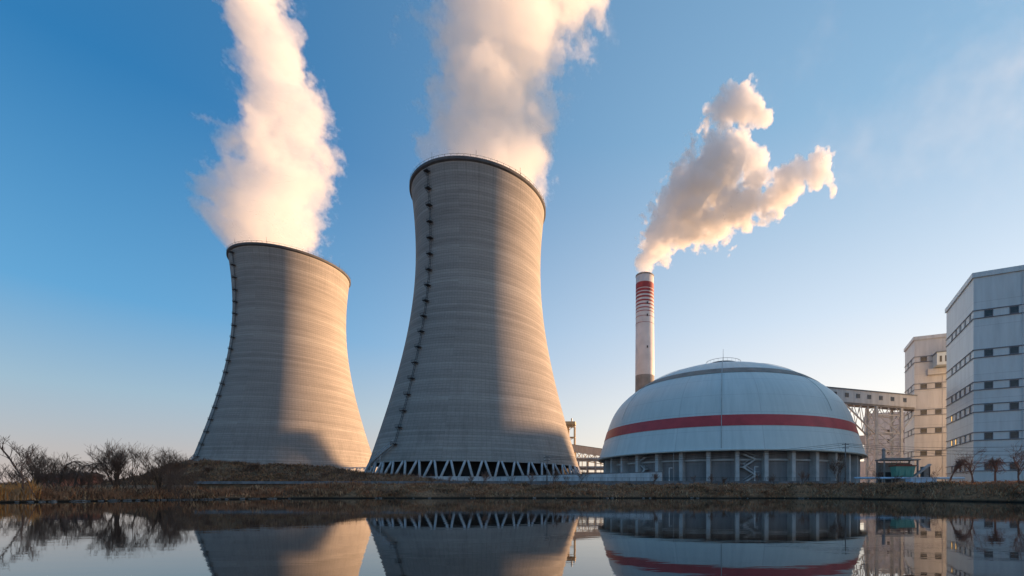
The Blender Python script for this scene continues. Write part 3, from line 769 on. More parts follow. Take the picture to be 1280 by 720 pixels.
q = MB(); q.box((-84, 121.9, 4.1), (67.6, .5, .75)); tag(q.build('path_kerb', M['kerb']), 'thin grey concrete kerb along the foot of the earth mound', 'kerb')

bp = thing('blue_pipeline', 'thin sky blue pipe on short posts in front of the sheds', 'pipe', (at(1068, 112), 112, 0))
q = MB(); q.tube((0, 0, zat(597.6, 112)), (at(1205, 118) - at(1068, 112), 6, zat(597.8, 118)), .28, n=8); q.build('pipe', M['skyblue'], bp, True)
for k in range(8):
    q = MB(); xx = 27.5 * k / 7 + .3; q.beam((xx, 6 * k / 7, 3), (xx, 6 * k / 7, zat(597.7, 113) + 0), .2); q.build('post', M['steel'], bp)

sx0 = at(1106, 126)
sd = thing('open_shed', 'dark open sided shed with a flat roof in front of the cream building', 'shed', (sx0, 126, 0))
zr = zat(574.5, 126)
q = MB(); q.box((4.9, 2, zr), (10.6, 4.6, .3)); q.box((4.4, 2, zr + .42), (7.5, 3, .25)); q.build('roof', M['shed'], sd)
for x, y in ((0, .2), (9.6, .2), (0, 3.8), (9.6, 3.8)):
    q = MB(); q.beam((x, y, 3.6), (x, y, zr - .2), .35); q.build('post', M['shed'], sd)
q = MB(); q.box((4.8, 4.0, (zr + 2.2) / 2), (9.4, .2, zr - 3.6)); q.build('back_wall', M['shed'], sd)
q = MB(); q.box((1.4, 2.4, 5.4), (2.2, 2.6, 3.6)); q.build('side_bin', M['dark_steel'], sd)
q = MB(); q.tube((1.5, 3, zr), (1.5, 3, zr + 3.0), .45, n=10); q.tube((1.5, 3, zr + 3), (1.5, 3, zr + 3.5), .65, .2, n=10); q.build('flue', M['shed'], sd)
tk = thing('teal_hopper', 'teal green steel hopper with a rusty rim under the shed roof', 'hopper', (at(1128, 123.5), 123.5, 0))
q = MB(); zt0, zt1 = zat(596, 123), zat(583, 123)
vs = [(x * s_, y * t_, z) for z, s_, t_ in ((zt0, 2.3, 1.1), (zt1, 2.75, 1.5)) for x, y in ((-1, -1), (1, -1), (1, 1), (-1, 1))]
q.add(vs, [(0, 1, 5, 4), (1, 2, 6, 5), (2, 3, 7, 6), (3, 0, 4, 7), (3, 2, 1, 0)])
for x in (-1.7, 0, 1.7): q.box((x, -1.36, (zt0 + zt1) / 2), (.16, .2, zt1 - zt0 - .2))
q.build('body', M['teal'], tk)
q = MB()
for y in (-1.5, 1.5): q.box((0, y, zt1 + .16), (5.8, .3, .36))
for x in (-2.75, 2.75): q.box((x, 0, zt1 + .16), (.3, 2.7, .36))
q.box((.4, 0, zt1 + .45), (3.6, 1.6, .4)); q.build('rim', M['rust'], tk)
for x in (-2, 2):
    q = MB(); q.box((x, 0, (zt0 + 3.4) / 2), (.3, 1.6, zt0 - 3.4)); q.build('leg', M['dark_steel'], tk)
st = thing('loading_conveyor', 'short slanted steel conveyor leaning beside the open shed', 'conveyor', (at(1150, 123), 123, 0))
q = MB(); z0, z1 = zat(597, 123), zat(580.5, 123)
q.beam((-2.2, 0, z0), (2.8, 0, z1), 1.2, .4); q.build('belt_frame', M['steel'], st)
for x in (.6, 2.4):
    q = MB(); q.beam((x, -.4, 3.4), (x, -.4, z0 + (z1 - z0) * (x + 2.2) / 5), .25); q.build('leg', M['dark_steel'], st)
q = MB(); q.box((2.4, 1.4, (3.4 + z1) / 2 - .3), (1.6, 1.6, z1 - 3.9)); q.build('drive_tower', M['shed'], st)
bc = thing('blue_cabin', 'pale blue sheet metal cabin low in the grass by the pipe', 'cabin', (at(1151, 108), 108, 0))
q = MB(); z0, z1 = 3.2, zat(597.5, 108); q.box((0, 0, (z0 + z1) / 2), (6.3, 2.2, z1 - z0)); q.build('body', M['skyblue'], bc)
for x in (-2.1, -.7, .7, 2.1):
    q = MB(); q.box((x, -1.12, (z0 + z1) / 2), (.1, .06, z1 - z0 - .1)); q.build('rib', M['steel'], bc)
q = MB(); q.box((0, 0, z1 + .06), (6.6, 2.5, .12)); q.build('roof', M['wallw'], bc)

# utility poles, lamp posts and overhead cables
def utility_pole(px, Y, ytop, label):
    x = at(px, Y); zg = height(x, Y); zt = zat(ytop, Y)
    o = thing('utility_pole', label, 'pole', (x, Y, zg), group='utility poles on the far bank')
    q = MB(); q.tube((0, 0, -.3), (0, 0, zt - zg), .19, .12, 8); q.build('pole', M['wood_pole'], o, True)
    for dz in (.35, 1.2):
        q = MB(); q.box((0, 0, zt - zg - dz), (1.7, .12, .14)); ca = q.build('crossarm', M['dark_steel'], o)
        q = MB()
        for xx in (-.75, 0, .75): q.tube((xx, 0, zt - zg - dz + .07), (xx, 0, zt - zg - dz + .33), .06, .04, 6)
        q.build('insulator', M['lamp_white'], ca)
    return Vector((x, Y, zt))
pa = utility_pole(683.7, 119, 570, 'slim concrete utility pole in front of the nearer cooling tower')
pb = utility_pole(1056.8, 112, 554, 'slim concrete utility pole in front of the right flank of the dome')
def cable(p, q_, sag, label):
    m_ = MB(); n = 14; P = []
    for k in range(n + 1):
        t_ = k / n; v = p.lerp(q_, t_); v.z -= sag * 4 * t_ * (1 - t_); P.append(v)
    for u, v in zip(P, P[1:]): m_.tube(u, v, .035, n=4, cap=False)
    tag(m_.build('overhead_cable', M['cable']), label, 'cable', 'overhead cables between the utility poles')
for k, (dx, dz) in enumerate(((-.75, .3), (0, -.05), (.75, -.55))):
    nm = ('upper', 'middle', 'lower')[k]
    cable(pb + Vector((dx, 0, dz - .3)), Vector((at(1330, 96) + dx, 96, zat(556 + 6 * k, 96))), .9, f'{nm} overhead cable from the right pole towards the blue building')
    cable(pa + Vector((dx, 0, dz - .3)), pb + Vector((dx, 0, dz - .3)), 1.6, f'{nm} overhead cable strung between the two utility poles')
for px, yt, lab in ((836.5, 585, 'white lamp post before the left half of the dome wall'), (943.5, 583.5, 'white lamp post before the stair in the middle of the dome wall')):
    Y = 123.6; x = at(px, Y); zg = height(x, Y); zt = zat(yt, Y)
    o = thing('lamp_post', lab, 'lamp post', (x, Y, zg), group='lamp posts in front of the dome')
    q = MB(); q.tube((0, 0, 0), (0, 0, zt - zg - .1), .10, .07, 8); q.tube((0, 0, 0), (0, 0, .6), .16, .14, 8); q.build('pole', M['lamp_white'], o, True)
    q = MB(); q.box((.45, 0, zt - zg), (1.1, .24, .14)); q.build('lamp_head', M['lamp_white'], o)
o = thing('flag_mast', 'thin bare metal mast in front of the dome piers', 'mast', (at(842, 124), 124, height(at(842, 124), 124)))
q = MB(); zt = zat(564.5, 124) - o.location.z; q.tube((0, 0, 0), (0, 0, zt), .09, .05, 6); q.build('pole', M['steel'], o)
q = MB(); q.tube((0, 0, 0), (0, 0, .3), .2, .2, 8); q.build('foot', M['kerb'], o)

# farm houses behind the left trees
def house(px, Y, w_, label, wm):
    x = at(px, Y); zg = height(x, Y)
    o = thing('farm_house', label, 'house', (x, Y, zg), R(8), group='farm houses behind the left trees')
    q = MB(); q.box((0, 0, 1.0), (w_, 5, 2.8)); q.build('wall', M[wm], o)
    q = MB(); h = 2.4
    q.add([(-w_ / 2 - .4, -2.9, h), (w_ / 2 + .4, -2.9, h), (w_ / 2 + .4, 2.9, h), (-w_ / 2 - .4, 2.9, h), (-w_ / 2 - .4, 0, h + 1.2), (w_ / 2 + .4, 0, h + 1.2)], [(0, 1, 5, 4), (2, 3, 4, 5), (0, 4, 3), (1, 2, 5), (3, 2, 1, 0)])
    q.build('roof', M['roof'], o)
    for xx in (-w_ * .28, w_ * .05, w_ * .33):
        q = MB(); q.box((xx, -2.52, 1.4), (.9, .12, 1.0)); q.build('window', M['glass'], o)
house(72, 120, 6, 'red brick farm house behind the bent trees at left', 'brick')
house(103, 126, 6, 'lower dull brick farm house right of the red one', 'brick')

# ------------------------------------------------------------------ bare trees
def grow(rnd, mb_t, mb_c, p, d, r, length, depth, maxd, droop, spread, kids, minr=.016):
    segs = 4 if depth == 0 else 3
    pts = [p.copy()]; rr = [r]; q = p.copy(); dd = d.copy()
    for k in range(segs):
        dd = (dd + Vector((rnd.gauss(0, .10), rnd.gauss(0, .10), rnd.gauss(0, .05))) + Vector((0, 0, -droop * (depth) * .12))).normalized()
        q = q + dd * (length / segs); pts.append(q.copy()); rr.append(max(minr, r * (1 - .55 * (k + 1) / segs)))
    mb = mb_t if depth == 0 else mb_c
    for k in range(segs): mb.tube(pts[k], pts[k + 1], rr[k], rr[k + 1], 6 if depth == 0 else (4 if depth < 3 else 3), cap=(k == segs - 1))
    if depth >= maxd: return
    for i in range(kids[min(depth, len(kids) - 1)]):
        t_ = rnd.uniform(.35, 1.0) if depth else rnd.uniform(.45, 1.0)
        k = min(segs - 1, int(t_ * segs)); f = t_ * segs - k
        b = pts[k].lerp(pts[k + 1], f); a = rnd.uniform(0, 2 * math.pi)
        side = Vector((math.cos(a), math.sin(a), 0)); nd = (dd * (1 - spread) + side * spread + Vector((0, 0, .25))).normalized()
        grow(rnd, mb_t, mb_c, b, nd, max(minr, rr[k] * rnd.uniform(.5, .7)), length * rnd.uniform(.55, .82), depth + 1, maxd, droop, spread, kids, minr)
def tree_parts(o, seed, h, maxd=4, droop=0, spread=.5, kids=(6, 4, 4, 3), r=None, lean=(0, 0), bark='bark', twig='twig', stems=1):
    rnd = random.Random(seed); t_, c_ = MB(), MB()
    for s_ in range(stems):
        a = rnd.uniform(0, 6.28); off = Vector((math.cos(a), math.sin(a), 0)) * (.35 * (stems > 1) * rnd.random() * stems ** .5)
        d = Vector((lean[0] + (rnd.gauss(0, .22) if stems > 1 else 0), lean[1] + (rnd.gauss(0, .15) if stems > 1 else 0), 1)).normalized()
        grow(rnd, t_, c_, off + Vector((0, 0, -.3)), d, r or h * .022, h * .48 * rnd.uniform(.85, 1.1), 0, maxd, droop, spread, kids)
    t_.build('trunk', M[bark], o); c_.build('crown', M[twig], o)
def tree(px, Y, ytop, label, seed, group, name='bare_tree', **kw):
    x = at(px, Y); zg = height(x, Y); h = zat(ytop, Y) - zg
    o = thing(name, label, 'tree' if name == 'bare_tree' else 'shrub', (x, Y, zg), group=group)
    tree_parts(o, seed, h, **kw); return o
LG = 'bare trees on the left bank'
tree(146, 90, 557, 'dense bare round headed tree standing free left of the mound', 3, LG, stems=4, kids=(6, 4, 4, 3), spread=.40)
tree(169, 91, 561, 'thin upright bare tree between two dense round ones', 5, LG, spread=.35, kids=(5, 3, 3, 2))
tree(197, 92, 556, 'widest bare tree next to the mound slope', 8, LG, stems=4, kids=(6, 4, 4, 3), spread=.44)
tree(213, 96, 566, 'small bare tree leaning out at the foot of the mound', 13, LG, kids=(5, 4, 3), spread=.5, lean=(.12, 0))
tree(45, 93, 566, 'bushy bare tree with many upright stems behind the reeds', 21, LG, stems=6, kids=(4, 3, 3), spread=.36)
tree(58, 92, 569, 'tuft of upright bare stems right of the bushy one', 22, LG, stems=5, kids=(4, 3, 3), spread=.33)
tree(64, 86, 579, 'dark bare tree with a straight trunk by the stony edge', 24, LG, kids=(5, 4, 3), spread=.55)
def bent_tree(px, Y, ytop, reach, label, seed):
    x = at(px, Y); zg = height(x, Y); h = zat(ytop, Y) - zg; rnd = random.Random(seed)
    o = thing('bare_tree', label, 'tree', (x, Y, zg), group=LG); t_, c_ = MB(), MB()
    n = 9; P = []
    for k in range(n + 1):
        s_ = k / n; P.append(Vector((reach * s_ ** 2.2, .5 * s_, h * math.sin(min(1, s_ * 1.12) * math.pi / 2) * (1 - .04 * s_))))
    for k in range(n):
        (t_ if k < 5 else c_).tube(P[k], P[k + 1], .17 * (1 - .08 * k), .17 * (1 - .08 * (k + 1)), 6)
        for j in range(6 if k > 2 else 1):
            b = P[k].lerp(P[k + 1], rnd.random()); d = Vector((rnd.uniform(.1, 1.1), rnd.gauss(0, .5), rnd.uniform(-.5, .55))).normalized()
            grow(rnd, c_, c_, b, d, .05, h * .26, 2, 4, .9, .45, (2, 2, 3, 2), .02)
    t_.build('trunk', M['bark'], o); c_.build('crown', M['twig'], o)
bent_tree(74, 87, 576, 3.2, 'first of three bent trees bowing right, left of the others', 31)
bent_tree(93, 86, 579.5, 3.8, 'middle bent tree bowing right over the brick house', 32)
bent_tree(110, 88, 577, 3.8, 'rightmost bent tree bowing towards the dense round tree', 33)
# the leaning tree in the reeds at the left edge
x, Y = at(28, 75), 75; zg = height(x, Y)
o = thing('bare_tree', 'forked tree leaning left out of the orange reeds at the left edge', 'tree', (x, Y, zg), group=LG)
t_, c_ = MB(), MB(); rnd = random.Random(41)
fork = Vector((.1, 0, 3.2)); t_.tube((0, 0, -.3), fork, .14, .11, 8)
t_.tube(fork + Vector((.1, .1, .1)), Vector((2.4, -.2, .2)), .06, .05, 6)
tip = fork
for dx, dz in ((-1.3, 1.7), (-1.4, 2.0), (-1.5, 1.6)):
    nt_ = tip + Vector((dx, .1, dz)); t_.tube(tip, nt_, .13, .10, 6)
    for j in range(4): grow(rnd, c_, c_, tip.lerp(nt_, rnd.random()), Vector((rnd.uniform(-.8, .6), rnd.gauss(0, .4), .8)).normalized(), .06, 1.6, 2, 4, 0, .45, (2, 3, 3, 2), .02)
    tip = nt_
grow(rnd, t_, c_, fork, Vector((-.15, 0, 1)).normalized(), .10, 2.8, 0, 4, 0, .42, (6, 4, 3, 2), .02)
t_.build('trunk', M['bark_warm'], o); c_.build('crown', M['twig_warm'], o)
# low leafless shrubs that close the gaps between the trees
look = ['low tangled', 'upright wispy', 'dense twiggy', 'thin ragged', 'broad spreading', 'tall whippy']
where = [(14, 'right beside the leaning tree'), (24, 'behind the orange reeds'), (36, 'left of the bushy stems'), (52, 'under the tuft of upright stems'), (70, 'before the red brick house'), (84, 'between the first two bent trees'), (99, 'before the dull brick house'), (118, 'left of the dense round tree'), (130, 'against the trunk of the dense round tree'), (158, 'between the dense round tree and the thin one'), (180, 'right of the thin upright tree'), (206, 'at the foot of the widest tree'), (222, 'on the lower mound slope'), (232, 'rightmost on the mound slope')]
for i, (px, wh) in enumerate(where):
    rnd = random.Random(700 + i)
    tree(px, 88 + rnd.uniform(-3, 8), rnd.uniform(574, 590), f'{look[i % 6]} leafless shrub {wh}', 300 + i, 'leafless shrubs on the left bank', name='bare_shrub', stems=5, kids=(4, 3, 3), spread=.36, maxd=3, r=.06)
for i, (px, Y, yt, wh) in enumerate([(246, 146, 576.5, 'on the left brow of the mound'), (262, 140, 582, 'halfway up the mound slope'), (287, 147, 576, 'on the flat top of the mound'), (318, 145, 577, 'right of the mound top'), (352, 148, 582, 'where the mound starts to fall'), (372, 142, 588, 'on the right shoulder of the mound'), (405, 140, 589, 'low on the right slope of the mound'), (444, 138, 595, 'at the tail of the mound')]):
    tree(px, Y, yt, f'{look[(i * 5 + 2) % 6]} dark bush {wh}', 500 + i, 'dark bushes on the earth mound', name='bare_shrub', stems=7, kids=(5, 4, 3), spread=.5, maxd=3, r=.07)
# right bank trees
RG = 'pollarded bare trees on the right bank'
def weeping(px, Y, ytop, label, seed, width, arch=0, top_r=.5):
    x = at(px, Y); zg = height(x, Y); h = zat(ytop, Y) - zg; rnd = random.Random(seed)
    o = thing('bare_tree', label, 'tree', (x, Y, zg), group=RG); t_, c_ = MB(), MB()
    P = [Vector((arch * (k / 6) ** 2, 0, h * .62 * k / 6)) for k in range(7)]
    for k in range(6): t_.tube(P[k], P[k + 1], .19 - .012 * k, .19 - .012 * (k + 1), 8)
    for j in range(46):
        a = rnd.uniform(0, 6.28); b = P[rnd.choice((3, 4, 5, 6, 6))]; s_ = Vector((math.cos(a), math.sin(a), 0))
        rad = width * rnd.uniform(.35, 1.0); up_ = (h - b.z) * rnd.uniform(.5, 1.0) * (1 - .5 * rad / width * .6)
        Q = [b + s_ * rad * t2 + Vector((arch * .8 * t2, 0, up_ * math.sin(min(1, t2 * 1.5) * math.pi / 2) - (up_ * 1.1) * max(0, t2 - .55) * 1.6)) for t2 in (0, .25, .5, .75, 1)]
        for k in range(4): c_.tube(Q[k], Q[k + 1], .055 - .008 * k, .055 - .008 * (k + 1), 4, cap=False)
        for m_ in range(5):
            b2 = Q[rnd.choice((1, 2, 3, 4))]; d2_ = (s_ * rnd.uniform(-.3, .9) + Vector((rnd.gauss(0, .5), rnd.gauss(0, .5), rnd.uniform(-.9, .5)))).normalized()
            c_.tube(b2, b2 + d2_ * rnd.uniform(.4, 1.0), .028, .018, 3, cap=False)
    t_.build('trunk', M['bark_warm'], o); c_.build('crown', M['twig_warm'], o)
weeping(1187.5, 90, 569.5, 'arched bare tree bowing right before the cream building edge', 51, 1.3, 1.9)
tree(1217, 86, 557, 'tall forked bare tree right of the arched one', 52, RG, kids=(7, 4, 3), spread=.42, bark='bark_warm', twig='twig_warm', r=.2, lean=(.12, 0), droop=.5)
weeping(1244, 82, 568, 'round headed pollarded tree with drooping shoots', 53, 1.8)
tree(1275, 78, 558, 'bare tree cut by the right edge of the view', 54, RG, kids=(7, 4, 3), spread=.45, bark='bark_warm', twig='twig_warm', r=.2, droop=.4)
# saplings along the far bank
SG = 'leafless saplings along the far bank'
sap = [(497, 118, 590), (519, 117, 588), (536, 119, 592), (562, 118, 591), (589, 117, 592), (603, 118, 586), (636, 116, 590), (662, 118, 588), (692, 117, 585), (708, 119, 592), (724, 116, 583), (816, 117, 588), (868, 119, 592), (889, 118, 590), (905, 119, 594), (946, 117, 588), (966, 118, 591), (1003, 118, 586), (1047, 113, 571), (1098, 108, 585), (1118, 110, 590), (1169, 104, 581)]
kinds = ['spindly leafless sapling below the cooling tower columns', 'leafless sapling in front of the pale panel wall', 'leafless sapling in front of the dome piers', 'leafless sapling before the sheds and cream building']
for i, (px, Y, yt) in enumerate(sap):
    lab = kinds[0] if px < 600 else kinds[1] if px < 840 else kinds[2] if px < 1060 else kinds[3]
    rnd = random.Random(i); kind2 = ('thin', 'bushy', 'crooked', 'forked', 'short', 'slender', 'tall', 'ragged')[i % 8]
    tree(px, Y, yt, f'{kind2} {lab}', 100 + i, SG, name='sapling', kids=(5, 4, 3) if px != 1047 else (6, 4, 4), spread=.45, r=.07, stems=1 + (i % 3) + (3 if px == 1047 else 0), lean=(rnd.uniform(-.25, .35), 0), maxd=3, twig='twig_warm' if i % 2 else 'twig')

# ------------------------------------------------------------------ dry grass, reeds, stones
def blades(name, label, n, region, mats, hmin, hmax, wid, clump=True, seed=1, lean=.35):
    rnd = random.Random(seed); q = MB(); made = 0
    while made < n:
        x, y, dens = region(rnd)
        if rnd.random() > dens: continue
        z = height(x, y)
        if z < .12: continue
        made += 1; hh = rnd.uniform(hmin, hmax) * (.9 + .9 * mnoise.noise((x * .3, y * .3, 6)) + .5 * mnoise.noise((x * 1.1, y * 1.1, 61))); a = rnd.uniform(0, 3.14)
        u = Vector((math.cos(a), math.sin(a), 0)) * wid * rnd.uniform(.6, 1.4); l_ = Vector((rnd.gauss(0, lean), rnd.gauss(0, lean), 0)) * hh
        b = Vector((x, y, z - .05)); q.cur = min(len(mats) - 1, max(0, int((mnoise.noise((x * .12, y * .25, 20)) * .9 + .5 + rnd.gauss(0, .22)) * len(mats))))
        mid = b + Vector((0, 0, hh * .6)) + l_ * .35
        q.add([b - u, b + u, mid + u * .7, mid - u * .7, b + Vector((0, 0, hh * .92)) + l_], [(0, 1, 2, 3), (3, 2, 4)])
    return tag(q.build(name, [M[m] for m in mats]), label, 'grass', kind='stuff')
def bank_region(rnd):
    x = rnd.uniform(-125, 92); s_ = abs(rnd.gauss(0, 9)) if rnd.random() < .75 else rnd.uniform(0, 24)
    y = shore(x) + s_
    d = .9 if s_ < 2 else .75
    d *= .12 + 1.3 * max(0, mnoise.noise((x * .16, y * .2, 11)) + .30)
    if -117 < x < 66 and y > 121.3: d = 0
    return x, y, d
blades('dry_grass', 'matted brown dry grass covering the pond banks', 38000, bank_region, ['g1', 'g4', 'g0', 'g1', 'g3', 'g2'], .3, .85, .09, seed=3, lean=.75)
def mound_region(rnd):
    x = rnd.gauss(-120, 32); y = rnd.uniform(122.6, 160)
    return x, y, (1 if x < -48 else 0) * (.3 + max(0, mnoise.noise((x * .12, y * .2, 15)) + .4))
blades('mound_weeds', 'brown weeds growing over the earth mound', 26000, mound_region, ['g2', 'g2', 'g1', 'g3', 'g2'], .3, 1.1, .10, seed=4, lean=.6)
def right_region(rnd):
    x = rnd.uniform(62, 135); y = shore(x) + 10 + abs(rnd.gauss(0, 16)); return x, y, .9
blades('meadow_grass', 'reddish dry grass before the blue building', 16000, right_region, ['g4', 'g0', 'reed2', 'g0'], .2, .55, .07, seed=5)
def reed_region(rnd):
    x = rnd.gauss(-108, 6); y = shore(x) + .3 + abs(rnd.gauss(0, 3.0)); return x, y, 1 if x < -97.5 - 1.32 * (y - 73) + rnd.gauss(0, 1.2) else 0
blades('reeds', 'dry reeds tinted orange as if sunlit, clumped at the left edge of the pond', 9000, reed_region, ['reed', 'reed2', 'reed', 'g0'], 1.1, 2.8, .06, seed=6, lean=.25)
def sedge_region(rnd):
    x = rnd.uniform(-118, -66); y = shore(x) + .5 + abs(rnd.gauss(0, 6)); return x, y, .55 + .6 * mnoise.noise((x * .2, y * .2, 33))
blades('sedge', 'tall brown sedge in front of the bare trees at left', 12000, sedge_region, ['g1', 'g4', 'g2', 'g0'], .6, 1.5, .06, seed=7, lean=.25)
q = MB(); rnd = random.Random(9)
for k in range(190):
    x = rnd.uniform(-113, -80) if k < 160 else rnd.uniform(-78, 60); y = shore(x) - .3 + rnd.gauss(0, .35); s_ = rnd.uniform(.10, .30) * (1.2 if rnd.random() < .2 else 1)
    c = Vector((x, y, .05 + s_ * .2)); n = 7; vs = []
    for zi, zz in enumerate((-.5, 0, .45)):
        for i in range(n):
            a = 6.283 * i / n; rr = s_ * (1 if zi == 1 else .7) * rnd.uniform(.75, 1.25); vs.append(c + Vector((rr * 1.5 * math.cos(a), rr * math.sin(a), zz * s_)))
    q.add(vs, [(i + n * j, (i + 1) % n + n * j, (i + 1) % n + n * (j + 1), i + n * (j + 1)) for j in range(2) for i in range(n)] + [tuple(range(2 * n, 3 * n)), tuple(range(n - 1, -1, -1))])
tag(q.build('shore_rubble', M['stone']), 'grey stone rubble lining the water edge', 'rubble', kind='stuff')

# ------------------------------------------------------------------ steam and smoke
def steam_mat(name, dens, col=(1, 1, 1), aniso=.35):
    m = bpy.data.materials.new(name); m.use_nodes = True; nt = m.node_tree; nt.nodes.clear()
    out = N(nt, 'ShaderNodeOutputMaterial'); v = N(nt, 'ShaderNodeVolumePrincipled')
    v.inputs['Color'].default_value = (*col, 1); v.inputs['Density'].default_value = dens; v.inputs['Anisotropy'].default_value = aniso
    v.inputs['Density Attribute'].default_value = 'density'
    nt.links.new(v.outputs[0], out.inputs['Volume']); return m
def plume(name, label, pts, mat, voxel, warp, amp, scale, soft, detail=7, rough=.62, billow=0, seed=0.0, zmin=None, mouth=None, halo=.10):
    """pts: (x, y, z, radius). Density is worked out on a grid from the distance to these centres, broken up by noise."""
    me = bpy.data.meshes.new(name); me.from_pydata([p[:3] for p in pts], [], [])
    at_ = me.attributes.new('rad', 'FLOAT', 'POINT'); at_.data.foreach_set('value', [p[3] for p in pts])
    o = bpy.data.objects.new(name, me); COL.objects.link(o); me.materials.append(mat)
    pad = 1.25
    lo = [min(p[i] - p[3] * pad for p in pts) for i in range(3)]; hi = [max(p[i] + p[3] * pad for p in pts) for i in range(3)]
    if zmin is not None: lo[2] = zmin
    ng = bpy.data.node_groups.new(name, 'GeometryNodeTree')
    ng.interface.new_socket('Geometry', in_out='INPUT', socket_type='NodeSocketGeometry')
    ng.interface.new_socket('Geometry', in_out='OUTPUT', socket_type='NodeSocketGeometry')
    gi, go = ng.nodes.new('NodeGroupInput'), ng.nodes.new('NodeGroupOutput'); L_ = ng.links.new
    pos = ng.nodes.new('GeometryNodeInputPosition').outputs[0]
    def vm(op, a, b=None, s=None):
        n = ng.nodes.new('ShaderNodeVectorMath'); n.operation = op
        for i, v in enumerate((a, b)):
            if v is None: continue
            if isinstance(v, tuple): n.inputs[i].default_value = v
            else: L_(v, n.inputs[i])
        if s is not None: n.inputs['Scale'].default_value = s
        return n.outputs['Value' if op in ('LENGTH', 'DISTANCE') else 'Vector']
    def ns(vec, sc, det, rg, off, out='Fac'):
        n = ng.nodes.new('ShaderNodeTexNoise'); n.inputs['Scale'].default_value = sc; n.inputs['Detail'].default_value = det; n.inputs['Roughness'].default_value = rg
        L_(vm('ADD', vec, (off, off * 1.7, off * .6)), n.inputs['Vector']); return n.outputs[out]
    # bend space with two sizes of swirl
    w1 = vm('SCALE', vm('SUBTRACT', ns(pos, scale * .8, 3, .5, seed + 3, 'Color'), (.5, .5, .5)), s=warp)
    w2 = vm('SCALE', vm('SUBTRACT', ns(pos, scale * 3.0, 3, .55, seed + 9, 'Color'), (.5, .5, .5)), s=warp * .35)
    p2 = vm('ADD', vm('ADD', pos, w1), w2)
    nr = ng.nodes.new('GeometryNodeSampleNearest'); nr.domain = 'POINT'; L_(gi.outputs[0], nr.inputs['Geometry']); L_(p2, nr.inputs['Sample Position'])
    na = ng.nodes.new('GeometryNodeInputNamedAttribute'); na.data_type = 'FLOAT'; na.inputs['Name'].default_value = 'rad'
    s1 = ng.nodes.new('GeometryNodeSampleIndex'); s1.data_type = 'FLOAT'; s1.domain = 'POINT'; L_(gi.outputs[0], s1.inputs['Geometry']); L_(na.outputs[0], s1.inputs['Value']); L_(nr.outputs[0], s1.inputs['Index'])
    s2 = ng.nodes.new('GeometryNodeSampleIndex'); s2.data_type = 'FLOAT_VECTOR'; s2.domain = 'POINT'; L_(gi.outputs[0], s2.inputs['Geometry']); L_(ng.nodes.new('GeometryNodeInputPosition').outputs[0], s2.inputs['Value']); L_(nr.outputs[0], s2.inputs['Index'])
    dist = vm('DISTANCE', p2, s2.outputs[0])
    q_ = mathn(ng, 'SUBTRACT', 1.0, mathn(ng, 'DIVIDE', dist, s1.outputs[0]))
    n1 = mathn(ng, 'SUBTRACT', ns(pos, scale * 1.6, detail, rough, seed + 21), .5)
    val = mathn(ng, 'ADD', q_, mathn(ng, 'MULTIPLY', n1, amp))
    if billow:
        for k, (sc, am) in enumerate(((scale * 2.2, billow), (scale * 5.0, billow * .5), (scale * 11, billow * .25))):
            vo = ng.nodes.new('ShaderNodeTexVoronoi'); vo.feature = 'F1'; vo.inputs['Scale'].default_value = sc
            L_(vm('ADD', vm('ADD', pos, w2), (seed, seed, seed)), vo.inputs['Vector'])
            val = mathn(ng, 'ADD', val, mathn(ng, 'MULTIPLY', mathn(ng, 'SUBTRACT', .45, vo.outputs['Distance']), am))
    mr = ng.nodes.new('ShaderNodeMapRange'); mr.interpolation_type = 'SMOOTHSTEP'; mr.inputs['From Min'].default_value = 0; mr.inputs['From Max'].default_value = soft
    L_(val, mr.inputs['Value'])
    # thin torn wisps round the dense core
    wsp = mathn(ng, 'MULTIPLY', mathn(ng, 'SUBTRACT', ns(p2, scale * 3.4, detail, .66, seed + 40), .52), 3.2)
    m2 = ng.nodes.new('ShaderNodeMapRange'); m2.interpolation_type = 'SMOOTHSTEP'; m2.inputs['From Min'].default_value = -.02; m2.inputs['From Max'].default_value = .45
    L_(mathn(ng, 'ADD', mathn(ng, 'ADD', val, wsp), -.02), m2.inputs['Value'])
    near_ = ng.nodes.new('ShaderNodeMapRange'); near_.interpolation_type = 'SMOOTHSTEP'; near_.inputs['From Min'].default_value = -.42; near_.inputs['From Max'].default_value = .05
    L_(val, near_.inputs['Value'])
    dens = mathn(ng, 'MAXIMUM', mr.outputs[0], mathn(ng, 'MULTIPLY', mathn(ng, 'MULTIPLY', m2.outputs[0], near_.outputs[0]), halo))
    if mouth:                       # steam leaves through the tower's mouth and spreads only above it
        sp = ng.nodes.new('ShaderNodeSeparateXYZ'); L_(pos, sp.inputs[0])
        dx, dy = mathn(ng, 'SUBTRACT', sp.outputs[0], mouth[0]), mathn(ng, 'SUBTRACT', sp.outputs[1], mouth[1])
        rr_ = mathn(ng, 'SQRT', mathn(ng, 'ADD', mathn(ng, 'MULTIPLY', dx, dx), mathn(ng, 'MULTIPLY', dy, dy)))
        up_ = mathn(ng, 'MULTIPLY', mathn(ng, 'MAXIMUM', mathn(ng, 'SUBTRACT', sp.outputs[2], mouth[2] + 1), 0.0), .9)
        mm = ng.nodes.new('ShaderNodeMapRange'); mm.interpolation_type = 'SMOOTHSTEP'; mm.inputs['From Max'].default_value = 5
        L_(mathn(ng, 'SUBTRACT', mathn(ng, 'ADD', up_, mouth[3]), rr_), mm.inputs['Value'])
        dens = mathn(ng, 'MULTIPLY', dens, mm.outputs[0])
    vc = ng.nodes.new('GeometryNodeVolumeCube'); L_(dens, vc.inputs['Density'])
    vc.inputs['Min'].default_value = lo; vc.inputs['Max'].default_value = hi
    for i, ax in enumerate('XYZ'): vc.inputs['Resolution ' + ax].default_value = max(8, int((hi[i] - lo[i]) / voxel))
